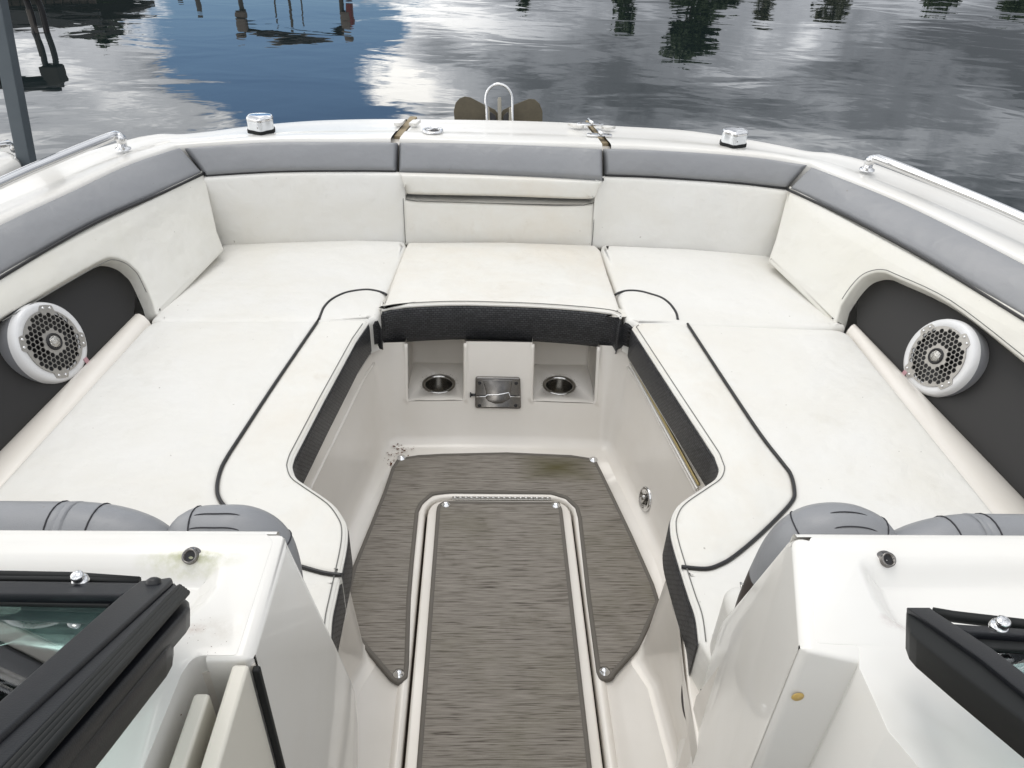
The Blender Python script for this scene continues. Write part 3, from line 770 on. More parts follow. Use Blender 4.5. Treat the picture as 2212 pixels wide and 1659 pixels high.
# seat base under the cushions, with the footwell opening
base = [(-1.1, .6), (-1.1, 1.9), (-1.05, 2.5), (0, 2.6), (1.05, 2.5), (1.1, 1.9), (1.1, .6)]
well_top = [(-.30, .6), (-.315, .80), (-.335, .95), (-.340, 1.09), (-.40, 1.17), (-.455, 1.25), (-.48, 1.31), (-.476, 1.36), (-.43, 1.70), (-.405, 1.93), (-.38, 1.985), (-.36, 2.17), (.36, 2.17), (.38, 1.985), (.405, 1.93), (.43, 1.70), (.476, 1.36), (.48, 1.31), (.455, 1.25), (.40, 1.17), (.340, 1.09), (.335, .95), (.315, .80), (.30, .6)]
bl_ = [(-1.1, .6)] + [(-1.1, 1.9), (-1.05, 2.5), (0, 2.6), (1.05, 2.5), (1.1, 1.9), (1.1, .6)] + well_top[::-1]
slab('seat_base', bl_, Z(.305), .05, .004, M['gel2'], boat)

def side_cushion(s):
    if s < 0:
        pipe = [(689, 690), (600, 820), (514, 951), (488, 992), (476, 1017), (469, 1050), (474, 1078), (500, 1110), (570, 1190), (620, 1215), (656, 1226), (700, 1238), (738, 1243)]
        inner = [(798, 690), (768, 733), (700, 858), (635, 983)]
        inner2 = [(629, 1003), (637, 1027), (660, 1045), (715, 1083), (740, 1115), (749, 1140), (747, 1180), (733, 1248), (724, 1290), (715, 1335), (712, 1392)]
        of, oa = (326, 692), (0, 1048)
    else:
        pipe = [(1485, 700), (1560, 815), (1640, 935), (1690, 1000), (1708, 1025), (1716, 1058), (1711, 1083), (1670, 1128), (1625, 1170), (1583, 1204), (1555, 1220), (1524, 1229), (1472, 1225)]
        inner = [(1385, 692), (1366, 705), (1460, 850), (1545, 980)]
        inner2 = [(1556, 1010), (1548, 1030), (1520, 1050), (1470, 1085), (1452, 1115), (1450, 1140), (1455, 1170), (1472, 1228), (1490, 1285), (1505, 1330), (1512, 1385)]
        of, oa = (1828, 712), (2150, 1110)
    root = empty('seat_cushion')
    tag(root, 'long white ' + ('port' if s < 0 else 'starboard') + ' side seat cushion with black piping, ' + ('left' if s < 0 else 'right') + ' of the footwell', 'cushion', 'side seat cushions')
    pc = cr(px2(pipe), 5); ic = px2(inner); ic2 = cr(px2(inner2), 5)
    o1, o2 = V(zf.px(*of)), V(zf.px(*oa)); d = unit(o2 - o1); o3 = o1 + d * ((o1[1] - .76) / -d[1])
    # main panel
    mainp = [o1] + [V(pc[0])] + [V(p) for p in pc[1:]] + [V((s * .30, .80)), V((o3[0], .76))]
    main = [tuple(o1)] + [tuple(p) for p in pc] + [tuple(pc[-1] + V((0, -.01)))]
    # aft part of the cushion lies behind the piping curve
    tail = [tuple(p) for p in ic2 if p[1] < pc[-1][1] - .008]
    main = [tuple(o1)] + [tuple(p) for p in pc] + tail + [(s * .34, .77), (o3[0], .77)]
    R1 = [.05] + [0] * (len(main) - 3) + [.03, .03]
    slab('seat_panel', main, zf, .11, .010, M['vinyl'], root, fil=R1, puff=[(.012, .002)])
    # inner bolster
    bol = [tuple(p) for p in pc] + [tuple(p) for p in [q for q in ic2 if q[1] > pc[-1][1] + .008][::-1]] + [tuple(p) for p in ic[::-1]]
    slab('inner_bolster', bol, zf, .11, .010, M['vinyl_old'], root, fil=[0.0] * (len(bol) - 1) + [.018], puff=[(.004, .001)])
    tube('black_piping', [zf.pt(p[0], p[1], .001) for p in pc], .0039, M['pipe'], root, 8)
    # woven black edge
    edge = [tuple(p) for p in ic] + [tuple(p) for p in ic2]; edge = resample([V(p) for p in clean(edge, .002)], 120)
    def inset(e, dd):
        t = np.gradient(e, axis=0); t /= np.linalg.norm(t, axis=1, keepdims=True); nn = np.stack([t[:, 1], -t[:, 0]], 1) * s
        return e + nn * dd     # positive = towards cushion
    sg = 1
    if abs((inset(edge, .1)[5][0])) < abs(edge[5][0]): sg = -1
    rows = []
    for dd, z in ((.004, ZS - .009), (-.001, ZS - .012), (-.003, ZS - .02), (-.003, ZS - .10), (.004, ZS - .118), (.03, ZS - .12)):
        e = inset(edge, dd * sg); rows.append([V((p[0], p[1], z)) for p in e])
    o = loft('woven_edge', rows, M['weave'], root, flip=(s > 0))
    arc = np.r_[0, np.cumsum(np.linalg.norm(np.diff(edge, axis=0), axis=1))]; uv = o.data.uv_layers.new(name='UVMap')
    for l in o.data.loops:
        i = l.vertex_index; uv.data[l.index].uv = (arc[i % 120], o.data.vertices[i].co.z + (.02 if i // 120 == 5 else 0))
    e = inset(edge, .010 * sg); tube('stitching', [V((p[0], p[1], ZS + .0015)) for p in e[3:]], .0011, M['stitch'], root, 6)
    tube('white_welt', [V((p[0], p[1], ZS - .008)) for p in inset(edge, .002 * sg)], .0035, M['vinyl'], root, 6)
for s in (-1, 1): side_cushion(s)

def bow_cushion(s):
    if s < 0:
        ol = [(478, 526), (625, 520), (768, 516), (874, 519), (879, 533), (866, 565), (851, 602), (826, 660), (816, 685), (798, 693), (690, 697), (520, 697), (345, 697), (324, 690)]
        pp = [(689, 691), (694, 678), (700, 665), (714, 650), (735, 638), (757, 631), (789, 627), (810, 629), (828, 634), (835, 638)]
        R = [.03, 0, 0, .015, .012, 0, 0, 0, .01, .012, 0, 0, .02, .01]
    else:
        ol = [(1665, 551), (1560, 541), (1481, 535), (1300, 527), (1297, 540), (1312, 580), (1330, 628), (1345, 672), (1352, 690), (1378, 702), (1465, 704), (1700, 708), (1800, 709), (1830, 703)]
        pp = [(1464, 692), (1460, 676), (1446, 657), (1428, 644), (1404, 636), (1385, 631), (1366, 629), (1350, 630), (1336, 634), (1329, 638)]
        R = [.03, 0, 0, .015, .012, 0, 0, 0, .01, .012, 0, 0, .02, .01]
    root = empty('bow_cushion')
    tag(root, 'white triangular corner cushion in the ' + ('port' if s < 0 else 'starboard') + ' bow corner, ' + ('left' if s < 0 else 'right') + ' of the filler cushion', 'cushion', 'bow corner cushions')
    f = Z(ZS + .002); pl = [f.px(u, v) for u, v in ol]
    slab('seat_panel', pl, f, .11, .016, M['vinyl'], root, fil=R, puff=[(.010, .002)])
    tube('black_piping', [f.pt(p[0], p[1], .002) for p in cr([f.px(u, v) for u, v in pp], 5)], .0039, M['pipe'], root, 8)
    # short woven return facing the footwell
    a = [f.px(u, v) for u, v in (((798, 690), (816, 686), (822, 700)) if s < 0 else ((1378, 700), (1352, 690), (1342, 700)))]
    rows = []
    for ins, z in ((0, -.010), (.003, -.018), (.003, -.085), (-.01, -.09)): rows.append([f.pt(p[0] - s * ins, p[1] - ins, z) for p in a])
    o = loft('woven_edge', rows, M['weave'], root, flip=(s > 0)); uvbox(o, lambda c: (c.x + c.y, c.z))
for s in (-1, 1): bow_cushion(s)
# filler cushion
fc = empty('filler_cushion'); tag(fc, 'white square filler cushion with deep black woven front edge, between the two bow corner cushions', 'cushion')
f = Z(ZS + .006)
ol = [(882, 529), (1085, 528), (1281, 535), (1293, 537), (1312, 590), (1327, 632), (1341, 668), (1343, 687), (1331, 675), (1250, 664), (1164, 658), (1085, 655), (991, 653), (900, 656), (828, 665), (820, 680), (823, 664), (850, 600), (876, 535)]
ol = [(882, 523), (1085, 522), (1285, 529), (1297, 540), (1312, 590), (1327, 632), (1342, 675), (1331, 675), (1250, 664), (1164, 658), (1085, 655), (991, 653), (900, 656), (828, 665), (821, 669), (850, 600), (874, 538)]
pl = [f.px(u, v) for u, v in ol]
slab('seat_panel', pl, f, .12, .008, M['vinyl_old'], fc, fil=[.012, 0, .012, 0, 0, 0, .016, .0, 0, 0, 0, 0, 0, .0, .014, 0, .0], puff=[(.003, .001)])
fe = [f.px(u, v) for u, v in ((822, 650), (821, 664), (828, 668), (850, 663), (900, 658.5), (991, 655.5), (1085, 657.5), (1164, 660.5), (1250, 666.5), (1310, 673), (1331, 678), (1342, 686), (1344, 676))]
fe = resample(cr(fe, 5), 140)
t = np.gradient(fe, axis=0); t /= np.linalg.norm(t, axis=1, keepdims=True); nn = np.stack([-t[:, 1], t[:, 0]], 1)
rows = []
for dd, z in ((.010, -.004), (.002, -.010), (-.003, -.02), (-.006, -.06), (-.003, -.11), (.006, -.130), (.04, -.134)):
    rows.append([V((p[0] + q[0] * dd, p[1] + q[1] * dd, ZS + .006 + z)) for p, q in zip(fe, nn)])
o = loft('woven_front', rows, M['weave'], fc, flip=True)
arc = np.r_[0, np.cumsum(np.linalg.norm(np.diff(fe, axis=0), axis=1))]; uv = o.data.uv_layers.new(name='UVMap')
for l in o.data.loops: uv.data[l.index].uv = (arc[l.vertex_index % 140], o.data.vertices[l.vertex_index].co.z)
loft('front_boxing', [[V((p[0] + q[0] * dd, p[1] + q[1] * dd, ZS + .006 + z)) for p, q in zip(fe[3:-3], nn[3:-3])] for dd, z in ((.05, -.009), (.02, -.006), (.008, -.0035), (.001, -.008))], M['vinyl_old'], fc, flip=True)
tube('white_welt', [V((p[0] + q[0] * .004, p[1] + q[1] * .004, ZS + .0005)) for p, q in zip(fe, nn)], .0038, M['vinyl'], fc, 6)
tube('stitching', [V((p[0] + q[0] * .012, p[1] + q[1] * .012, ZS + .0075)) for p, q in zip(fe[8:-8], nn[8:-8])], .0011, M['stitch'], fc, 6)

#==WELL==
# ---- footwell walls
FL = [(-.36, .55), (-.36, .83), (-.348, 1.01), (-.321, 1.075), (-.323, 1.108), (-.37, 1.17), (-.425, 1.25), (-.440, 1.31), (-.435, 1.38), (-.40, 1.58), (-.372, 1.72), (-.358, 1.80), (-.348, 1.842), (-.328, 1.858)]
TL = [(-.30, .55), (-.315, .83), (-.335, 1.00), (-.338, 1.05), (-.340, 1.09), (-.40, 1.17), (-.455, 1.25), (-.48, 1.31), (-.476, 1.38), (-.448, 1.58), (-.425, 1.76), (-.41, 1.87), (-.392, 1.945), (-.352, 1.966)]
wf = Fr((0, 1.862, 0), (1, 0, 0), (0, .11, .30))
xpl = [wf.px(877, 866)[0], wf.px(1005, 865)[0], wf.px(1147, 866)[0], wf.px(1288, 872)[0]]
zsh = wf.pt(*wf.px(940, 867))[2]
cols = [(a, b) for a, b in zip(FL, TL)]
def frontcol(x): 
    return ((x, 1.860 + .008 * (1 - (x / .3) ** 2)), (x, 1.968 + .014 * (1 - (x / .33) ** 2)))
mid = sorted(set([round(v_ + d_, 5) for v_ in xpl for d_ in (-.012, 0, .012)] + [-.2, 0, .2]))
cols = cols + [frontcol(x) for x in mid if -.322 < x < .322] + [((-a[0], a[1]), (-b[0], b[1])) for a, b in zip(FL[::-1], TL[::-1])]
zr = [.0, .003, .010, .025, .07, zsh - .012, zsh, zsh + .012, .20, .302]
ins = [.030, .013, .004, 0, 0, 0, 0, 0, 0, 0]
vs, fs = [], []
nc = len(cols)
A_ = np.array([c[0] for c in cols]); B_ = np.array([c[1] for c in cols])
tA = np.gradient(A_, axis=0); tA /= np.linalg.norm(tA, axis=1, keepdims=True); nA = np.stack([tA[:, 1], -tA[:, 0]], 1)
for z, i0 in zip(zr, ins):
    q = A_ + (B_ - A_) * (z / .302) + nA * i0
    vs += [V((p[0], p[1], z)) for p in q]
def in_pocket(i):
    x = (A_[i][0] + A_[i + 1][0]) / 2
    return A_[i][1] > 1.855 and A_[i + 1][1] > 1.855 and (xpl[0] < x < xpl[1] or xpl[2] < x < xpl[3])
for j in range(len(zr) - 1):
    for i in range(nc - 1):
        if j >= 6 and in_pocket(i): continue
        fs.append((j * nc + i, j * nc + i + 1, (j + 1) * nc + i + 1, (j + 1) * nc + i)[::-1])
# pocket walls
def addq(a, b, c, d):
    k = len(vs); vs.extend([a, b, c, d]); fs.append((k, k + 1, k + 2, k + 3))
YB = 2.125
STRIPS = []
def wy(x, z): 
    f0, t0 = frontcol(x); return f0[1] + (t0[1] - f0[1]) * z / .302
for x0, x1 in ((xpl[0], xpl[1]), (xpl[2], xpl[3])):
    c0, c1 = x0 + .006, x1 - .006
    for x, xb, fl in ((x0, c0, 0), (x1, c1, 1)):
        q = [V((x, wy(x, zsh), zsh)), V((x, wy(x, .302), .302)), V((xb, YB + .03, .302)), V((xb, YB, zsh))]
        addq(*(q if fl else q[::-1]))
    q = [V((c0, YB, zsh)), V((c1, YB, zsh)), V((c1, YB + .03, .302)), V((c0, YB + .03, .302))]; addq(*q)
    addq(V((x0, wy(x0, zsh), zsh)), V((x1, wy(x1, zsh), zsh)), V((x1, wy(x1, zsh) + .014, zsh - .0003)), V((x0, wy(x0, zsh) + .014, zsh - .0003)))
well = mesh_obj('footwell_liner', vs, fs, M['gel2'], boat, weld=True, bevel=.008, seg=4, ang=45, harden=False)
# shelves with cup holders
for (x0, x1), (cu, cv) in (((xpl[0], xpl[1]), (948, 829)), ((xpl[2], xpl[3]), (1208, 832))):
    c = P(cu, cv, z=zsh + .002); R_ = .047
    e_ = .0065
    lip = [V((x0, wy(x0, z) + e_, z)) for z in (.294, .22, zsh + .02)] + [V((x0 + .003, wy(x0, zsh) + e_, zsh - .001)), V((x0 + .02, wy(x0 + .02, zsh) + e_, zsh - e_)), V(((x0 + x1) / 2, wy((x0 + x1) / 2, zsh) + e_, zsh - e_)), V((x1 - .02, wy(x1 - .02, zsh) + e_, zsh - e_)), V((x1 - .003, wy(x1, zsh) + e_, zsh - .001))] + [V((x1, wy(x1, z) + e_, z)) for z in (zsh + .02, .22, .294)]
    tube('pocket_lip', cr(lip, 4), .0072, M['gel2'], boat, 12)
    pl = [(x0 + .002, wy(x0, zsh) + .009), (x1 - .002, wy(x1, zsh) + .009), (x1, YB + .01), (x0, YB + .01)]
    slab('cup_shelf', pl, Z(zsh + .0006), .004, .001, M['gel2'], boat, holes=[(circle(c[:2], R_, 36), .3, .0001, 0)])
    root = lathe('cup_holder', [(R_ + .006, .001), (R_ + .0055, .0035), (R_ + .001, .004), (R_ - .004, .003), (R_ - .0055, -.004), (R_ - .006, -.075), (R_ - .012, -.080), (.0005, -.081)], V((c[0], c[1], zsh)), (0, 0, 1), M['steel'], boat, 40)
    tag(root, ('left' if cu < 1000 else 'right') + ' stainless cup holder sunk in a moulded pocket of the footwell')
# table bracket
bc = [(1027, 814), (1124, 816), (1126, 884), (1026, 882)]
bf = Fr(wf.O - wf.Y * 0 , wf.X, wf.Y)
bp = [bf.px(u, v) for u, v in bc]
bf2 = Fr(bf.pt(0, 0, 0) + (-wf.N if wf.N[1] > 0 else wf.N) * 0.0, wf.X, wf.Y)
NN = wf.N if wf.N[1] < 0 else -wf.N
def bfr(h): return Fr(wf.O + V((0, .009, 0)) + NN * h, wf.X, wf.Y) 
sgn = 1 if (wf.N @ NN) > 0 else -1
bk = slab('table_bracket', [bfr(.012).px(u, v) for u, v in bc], bfr(.012), .014, .004, M['dullsteel'], boat, fil=.009)
tag(bk, 'square steel table bracket with four dark screws on the footwell front')
slab('sliding_plate', [bfr(.018).px(u, v) for u, v in ((1043, 820), (1107, 821), (1103, 847), (1101, 862), (1084, 872), (1070, 873), (1056, 868), (1050, 862), (1049, 845))], bfr(.018), .007, .003, M['dullsteel'], bk)
tube('plate_ridge', [bfr(.019).pt(*bfr(.019).px(u, v)) for u, v in ((1029, 857), (1048, 857), (1053, 853), (1075, 853), (1099, 848), (1102, 857), (1124, 857))], .0022, M['chrome'], bk, 6)
for u, v in ((1036, 827), (1115, 828), (1036, 876), (1114, 876)):
    lathe('screw', [(.0055, .0), (.005, .002), (.002, .0015), (.0005, .0005)], bfr(.012).pt(*bfr(.012).px(u, v)), NN, M['black'], bk, 14)
kq = bfr(.006).pt(*bfr(.006).px(1022, 853)); tube('knob', [kq + V((.008, 0, 0)), kq + V((.002, 0, 0)), kq + V((.002, 0, 0)), kq - V((.006, 0, 0)), kq - V((.006, 0, 0)), kq - V((.010, 0, 0))], [.004, .004, .004, .0045, .008, .008], M['black'], bk, 12)
# mouldings along the side walls and the locker strip on the right
def wallpt(s, t, z, off=0.):
    i = 12 - t * 4.2; 
    a = np.array([np.interp(i, range(14), [p[k] for p in FL]) for k in (0, 1)]); b = np.array([np.interp(i, range(14), [p[k] for p in TL]) for k in (0, 1)])
    q = a + (b - a) * z / .302; return V((s * -1 * -abs(q[0]) * 1 if s > 0 else q[0], q[1], z)) + V((-s * off, 0, 0)) if s < 0 else V((-q[0], q[1], z)) + V((-off, 0, 0))
for s in (-1, 1):
    ts = np.linspace(0, 1, 16)
    tube('moulded_rib', [wallpt(s, t, .252 - .0 * t, .001) for t in ts], .0045, M['gel2'], boat, 8)
ts = np.linspace(.02, 1, 14)
bar('locker_strip', wallpt(1, 0.05, .283, .006), wallpt(1, 1, .283, .006), .006, .010, M['gold'], boat)
bar('locker_lip', wallpt(1, 0.05, .270, .006), wallpt(1, 1, .270, .006), .006, .006, M['gel'], boat)
# round latch on the right wall
lp_ = V((.425, 1.42, .13))
def wall_fr(y):
    a = wallpt(1, 0.5, .05); b = wallpt(1, .9, .05); c = wallpt(1, .5, .25); X = b - a; n = unit(np.cross(X, c - a)); 
    if n[0] > 0: n = -n
    return Fr(a, X, np.cross(n, unit(X))), n
wfr, wn = wall_fr(0)
lx = wfr.pt(*wfr.px(1394, 1078))
lt = lathe('locker_latch', [(.036, 0), (.036, .003), (.033, .005), (.025, .005), (.023, .002), (.0005, .001)], lx, wn, M['chrome'], boat, 32)
tag(lt, 'round steel flush latch on the starboard footwell wall')
tube('latch_lever', [lx + wn * .004 + V((0, 0, -.014)), lx + wn * .006, lx + wn * .004 + V((0, 0, .014))], .007, M['steel'], lt, 8)

# ---- floor, hatch, mats
z0 = Z(0.)
hx0, hx1, hy = -.214, .204, 1.612
hole = [(hx0, .30), (hx0, hy), (hx1, hy), (hx1, .30)]
slab('cockpit_floor', [(-.6, .2), (.6, .2), (.6, 1.9), (-.6, 1.9)], Z(0), .02, .001, M['gel2'], boat, holes=[(fillet(hole, [0.01, .07, .07, .01]), .03, .001, 0)])
slab('hatch_gutter', [(-.25, .25), (.25, .25), (.25, 1.65), (-.25, 1.65)], Z(-.028), .004, .001, M['void'], boat)
lid_o = fillet([(hx0 + .008, .32), (hx0 + .008, hy - .008), (hx1 - .008, hy - .008), (hx1 - .008, .32)], [.01, .062, .062, .01])
lid = slab('hatch_lid', lid_o, Z(.004), .03, .006, M['gel2'], boat); tag(lid, 'floor hatch lid with rounded forward corners')
strip('raised_rim', fillet(hole, [0.01, .07, .07, .01], 8), Z(0), [(.001, -.02), (.0, .003), (-.003, .0065), (-.010, .008), (-.018, .006), (-.024, -.001)], M['gel2'], boat)
# piano hinge
h0, h1 = z0.px(977, 1073.5), z0.px(1189, 1075.5)
ph = box('piano_hinge', V(((h0[0] + h1[0]) / 2, hy - .004, .006)), (h1[0] - h0[0], .010, .003), M['steel'], boat, .0008)
nk = 18
for k in range(nk):
    x0 = h0[0] + (h1[0] - h0[0]) * (k + .06) / nk; x1 = h0[0] + (h1[0] - h0[0]) * (k + .94) / nk
    tube('knuckle', [V((x0, hy - .004, .0085)), V((x1, hy - .004, .0085))], .0034, M['steel'], ph, 8)
# outer mat
om = [(859, 990), (903, 983), (956, 980), (1095, 977), (1234, 983), (1286, 991), (1303, 1025), (1331, 1083), (1366, 1156), (1413, 1262), (1425, 1300), (1383, 1395), (1331, 1452), (1321, 1467), (1297, 1470), (1289, 1450), (1268, 1291), (1249, 1118), (1243, 1096), (1222, 1076), (1189, 1066), (977, 1064), (935, 1068), (912, 1088), (904, 1104), (893, 1215), (887, 1291), (883, 1430), (880, 1462), (862, 1479), (843, 1466), (789, 1402), (745, 1345), (752, 1265), (763, 1222), (803, 1125), (828, 1063), (846, 1010)]
omf = Z(.011); olm = [omf.px(u, v) for u, v in om]
Rm = [.02] + [0] * 4 + [.02] + [0] * 3 + [.02, .02, 0, 0, .015, .012, .0] + [0] * 2 + [.02, .02] + [0] * 2 + [.02, .02] + [0] * 4 + [.012, .015, 0, 0, .02, .0, 0] + [0] * 3
Rm = (Rm + [0] * len(om))[:len(om)]
m1 = empty('floor_mat'); tag(m1, 'horseshoe shaped grey woven floor mat wrapping round the hatch, snapped to the floor', 'mat', 'woven floor mats')
olf = fillet(olm, Rm, 5)
slab('weave', olf, omf, .010, .003, M['mat'], m1)
strip('hem', olf, omf, [(-.001, -.008), (0, .0), (.002, .0018), (.009, .0018), (.0103, -.0005)], M['hem'], m1)
def snap(u, v, zt, parent, r=.010):
    c = P(u, v, z=zt); lathe('snap', [(r * 1.3, -.001), (r * 1.25, .0015), (r, .002), (r * .85, .0055), (r * .4, .0075), (.0004, .008)], c, (0, 0, 1), M['chrome'], parent, 18)
for u, v in ((867, 989), (1282, 993), (861, 1455), (1306, 1450)): snap(u, v, .012, m1)
m2 = empty('floor_mat.001'); tag(m2, 'long rectangular grey woven mat on the hatch lid in the centre of the footwell', 'mat', 'woven floor mats')
hmf = Z(.014); hl = [hmf.px(946, 1100), hmf.px(955, 1082), hmf.px(1203, 1084), hmf.px(1216, 1104)]
xl, xr = (hmf.px(946, 1104)[0] + hmf.px(897, 1640)[0]) / 2, (hmf.px(1216, 1104)[0] + hmf.px(1275, 1640)[0]) / 2
hmo = fillet([(xl, .36), (xl, hl[1][1]), (xr, hl[2][1]), (xr, .36)], [.01, .035, .035, .01])
slab('weave', hmo, hmf, .010, .003, M['mat'], m2)
strip('hem', hmo, hmf, [(-.001, -.008), (0, .0), (.002, .0018), (.009, .0018), (.0103, -.0005)], M['hem'], m2)
snap(963, 1089, .015, m2); snap(1201, 1091, .015, m2)
# leaves and dirt
vs, fs = [], []
for k in range(70):
    u, v = rng.normal(862, 18), rng.normal(972, 7)
    if rng.rand() < .25: u, v = rng.normal(845, 8), rng.normal(995, 14)
    c = P(u, v, z=.004 + rng.rand() * .004); a = rng.rand() * 6.28; l = .0015 + .004 * rng.rand() ** 2; w = l * .5
    X = V((math.cos(a), math.sin(a), .2)); Y = V((-math.sin(a), math.cos(a), .3)); b0 = len(vs)
    vs += [c - X * l, c - Y * w, c + X * l, c + Y * w]; fs.append((b0, b0 + 1, b0 + 2, b0 + 3))
tag(mesh_obj('leaf_litter', vs, fs, M['leafd'], None, smooth=False), 'brown leaf crumbs lying in the forward port corner of the footwell', 'debris', kind='stuff')
for u, v, a in ((845, 1003, 1.2),):
    c = P(u, v, z=.006); X = V((math.cos(a), math.sin(a), .1)) * .009; Y = V((-math.sin(a), math.cos(a), .2)) * .003
    o = mesh_obj('dry_leaf', [c - X, c - Y + V((0, 0, .002)), c + X, c + Y + V((0, 0, .003))], [(0, 1, 2, 3)], M['leafd'], None, solid=.0006)
    tag(o, 'small curled red brown leaf beside the corner of the floor mat', 'leaf')
tw = empty
for pts in (((1267, 975), (1268, 985), (1274, 992), (1281, 996)), ((1304, 1075), (1311, 1083), (1316, 1088))):
    pass

#==CONSOLES==
CZ = .93
cz = Z(CZ)
def cpx(l, f=None): return [(f or cz).px(u, v) for u, v in l]
CONS = {}
def console(s):
    root = empty('console_root'); root.name = 'console'; root.parent = boat
    if s < 0:
        root['label'] = 'port console with black framed windscreen and two folded door boards'
        plate = [(-1.35, .572), (-.285, .572), (-.275, .56), (-.276, .424), (-.313, .424), (-.318, .405), (-.320, .33), (-.33, .10), (-1.35, .10)]
        tr = cpx([(-700, 1190), (0, 1192), (400, 1194), (492, 1198), (482, 1262), (456, 1300), (424, 1330), (384, 1362), (365, 1440), (150, 1760), (-700, 1760)])
        A, B = V((-.262, .42, CZ)), V((-.262, .57, CZ))
        outl = [(564, 1390), (616, 1150), (623, 1163), (729, 1392), (760, 1462), (768, 1486), (775, 1560), (775, 1700), (774, 1900)]
    else:
        root['label'] = 'starboard console with sharp inner corner and black framed windscreen'
        plate = [(.294, .572), (.285, .56), (.250, .436), (.290, .434), (.280, .41), (.280, .35), (.302, .29), (.31, .10), (1.35, .10), (1.35, .572)]
        tr = cpx([(1841, 1201), (2212, 1201), (2900, 1201), (2900, 1760), (2300, 1760), (2160, 1560), (2000, 1400), (1906, 1335), (1878, 1291)])
        A, B = V((.234, .43, CZ)), V((.273, .57, CZ))
        outl = [(1726, 1394), (1738, 1250), (1715, 1153), (1700, 1164), (1583, 1309), (1506, 1402), (1462, 1464), (1450, 1490), (1435, 1545), (1421, 1604), (1416, 1680), (1410, 1900)]
    slab('console_top', plate, Z(CZ + .0003), .60, .0004, M['gel'], root, fil=[.0, .01, .01, .004, .012, 0, 0, 0, 0] if s < 0 else [.01, .01, .004, .004, .004, .01, .02, 0, 0, 0], holes=[(tr, .020, .030, .022)])
    d = unit(B - A); X = d if s > 0 else -d
    Nn = np.cross(X, (0, 0, 1))
    if Nn[0] * s > 0: X = -X
    fr = Fr(A, X, (0, 0, 1))
    pl = [fr.px(u, v) for u, v in outl]
    k = fr.loc(A)
    pl2 = [(k[0], CZ - CZ), ] 
    # replace the first two/three points so the aft edge is vertical and the top is level
    front = [p for p in pl if p[1] > -1.0]
    if s < 0:
        body = [(fr.loc(A)[0], 0.0), (fr.loc(B)[0] * 1.0, 0.0)] + pl[2:8]
    else:
        body = [(fr.loc(A)[0], 0.0), (fr.loc(B)[0] * 1.0, 0.0)] + pl[3:11]
    body = body + [(body[-1][0], -.93), (fr.loc(A)[0], -.93)]
    fr2 = Fr(fr.O, fr.X, fr.Y)
    slab('inner_cheek', body, fr2, .055 if s > 0 else .04, .010, M['gel'], root, fil=[.006, .007, .0] + [.02] * (len(body) - 5) + [0, 0])
    # bulkhead in front of the console, behind the forward backrest
    x0, x1 = (-1.35, -.30) if s < 0 else (.315, 1.35)
    vs = []
    pr = [(.565, .90), (.70, .56), (.765, .34), (.75, 0), (.44, 0), (.44, .88)]
    for x in (x0, x1): vs += [(x, y, z) for y, z in pr]
    n = len(pr); fs = [(i, (i + 1) % n, n + (i + 1) % n, n + i) for i in range(n)] + [tuple(range(n))[::-1], tuple(range(n, 2 * n))]
    mesh_obj('bulkhead', vs, fs, M['gel2'], root, smooth=False)
    # front rounded lip of the top
    rows = []
    for a in np.linspace(0, math.pi / 2, 6):
        rows.append([V((x, .572 - .002 + .010 * math.sin(a), CZ - .010 + .0104 * math.cos(a))) for x in (-1.35, -.274)] if s < 0 else [V((x, .572 - .002 + .010 * math.sin(a), CZ - .010 + .0104 * math.cos(a))) for x in (.277, 1.35)])
    rows.append([p + V((0, -.002, -.06)) for p in rows[-1]])
    loft('front_lip', rows, M['gel'], root, flip=True)
    # aft face inside the notch
    return root
for s in (-1, 1): CONS[s] = console(s)
cl, cr_ = CONS[-1], CONS[1]
# notch walls
def quad(name, pts, m, parent): return mesh_obj(name, pts, [(0, 1, 2, 3)], m, parent, smooth=False, solid=.003)
quad('notch_wall', [V((-.34, .4225, .0)), V((-.262, .4225, .0)), V((-.262, .4225, CZ - .012)), V((-.34, .4225, CZ - .03))], M['gel2'], cl)
# folded door boards standing in the port notch
for (x0, x1, yf, zt) in ((-.2775, -.2625, .4155, .9305), (-.3045, -.2905, .392, .924)):
    b = box('door_board', V(((x0 + x1) / 2, yf / 2 - .15, zt / 2 + .05)), (x1 - x0, yf + .3, zt - .10), M['board'], cl, .0035)
hg = bar('rubber_strip', V((-.2597, .4195, .10)), V((-.2597, .4195, .918)), .007, .007, M['rubber'], cl, up=(0, 1, 0), bevel=.002)
lathe('yellow_plug', [(.0062, 0), (.0055, .001), (.0004, .0014)], P(1723, 1505, y=.4250), (0, -1, 0), M['ochre'], cr_, 18)
# nozzles
def nozzle(u, v, par):
    c = P(u, v, z=CZ - .0040); N = unit(V((0, -.55, .83)))
    r = lathe('drain_nozzle', [(.0105, -.024), (.0105, .001), (.0098, .0022), (.0080, .003), (.0078, .008), (.0070, .0095), (.0056, .009), (.0052, .003), (.0004, .002)], c, N, M['dullsteel'], par, 24)
    lathe('bore', [(.0054, .0045), (.0004, .0035)], c, N, M['black'], r, 14); return r
nozzle(415, 1204, cl); nozzle(1912, 1211, cr_)
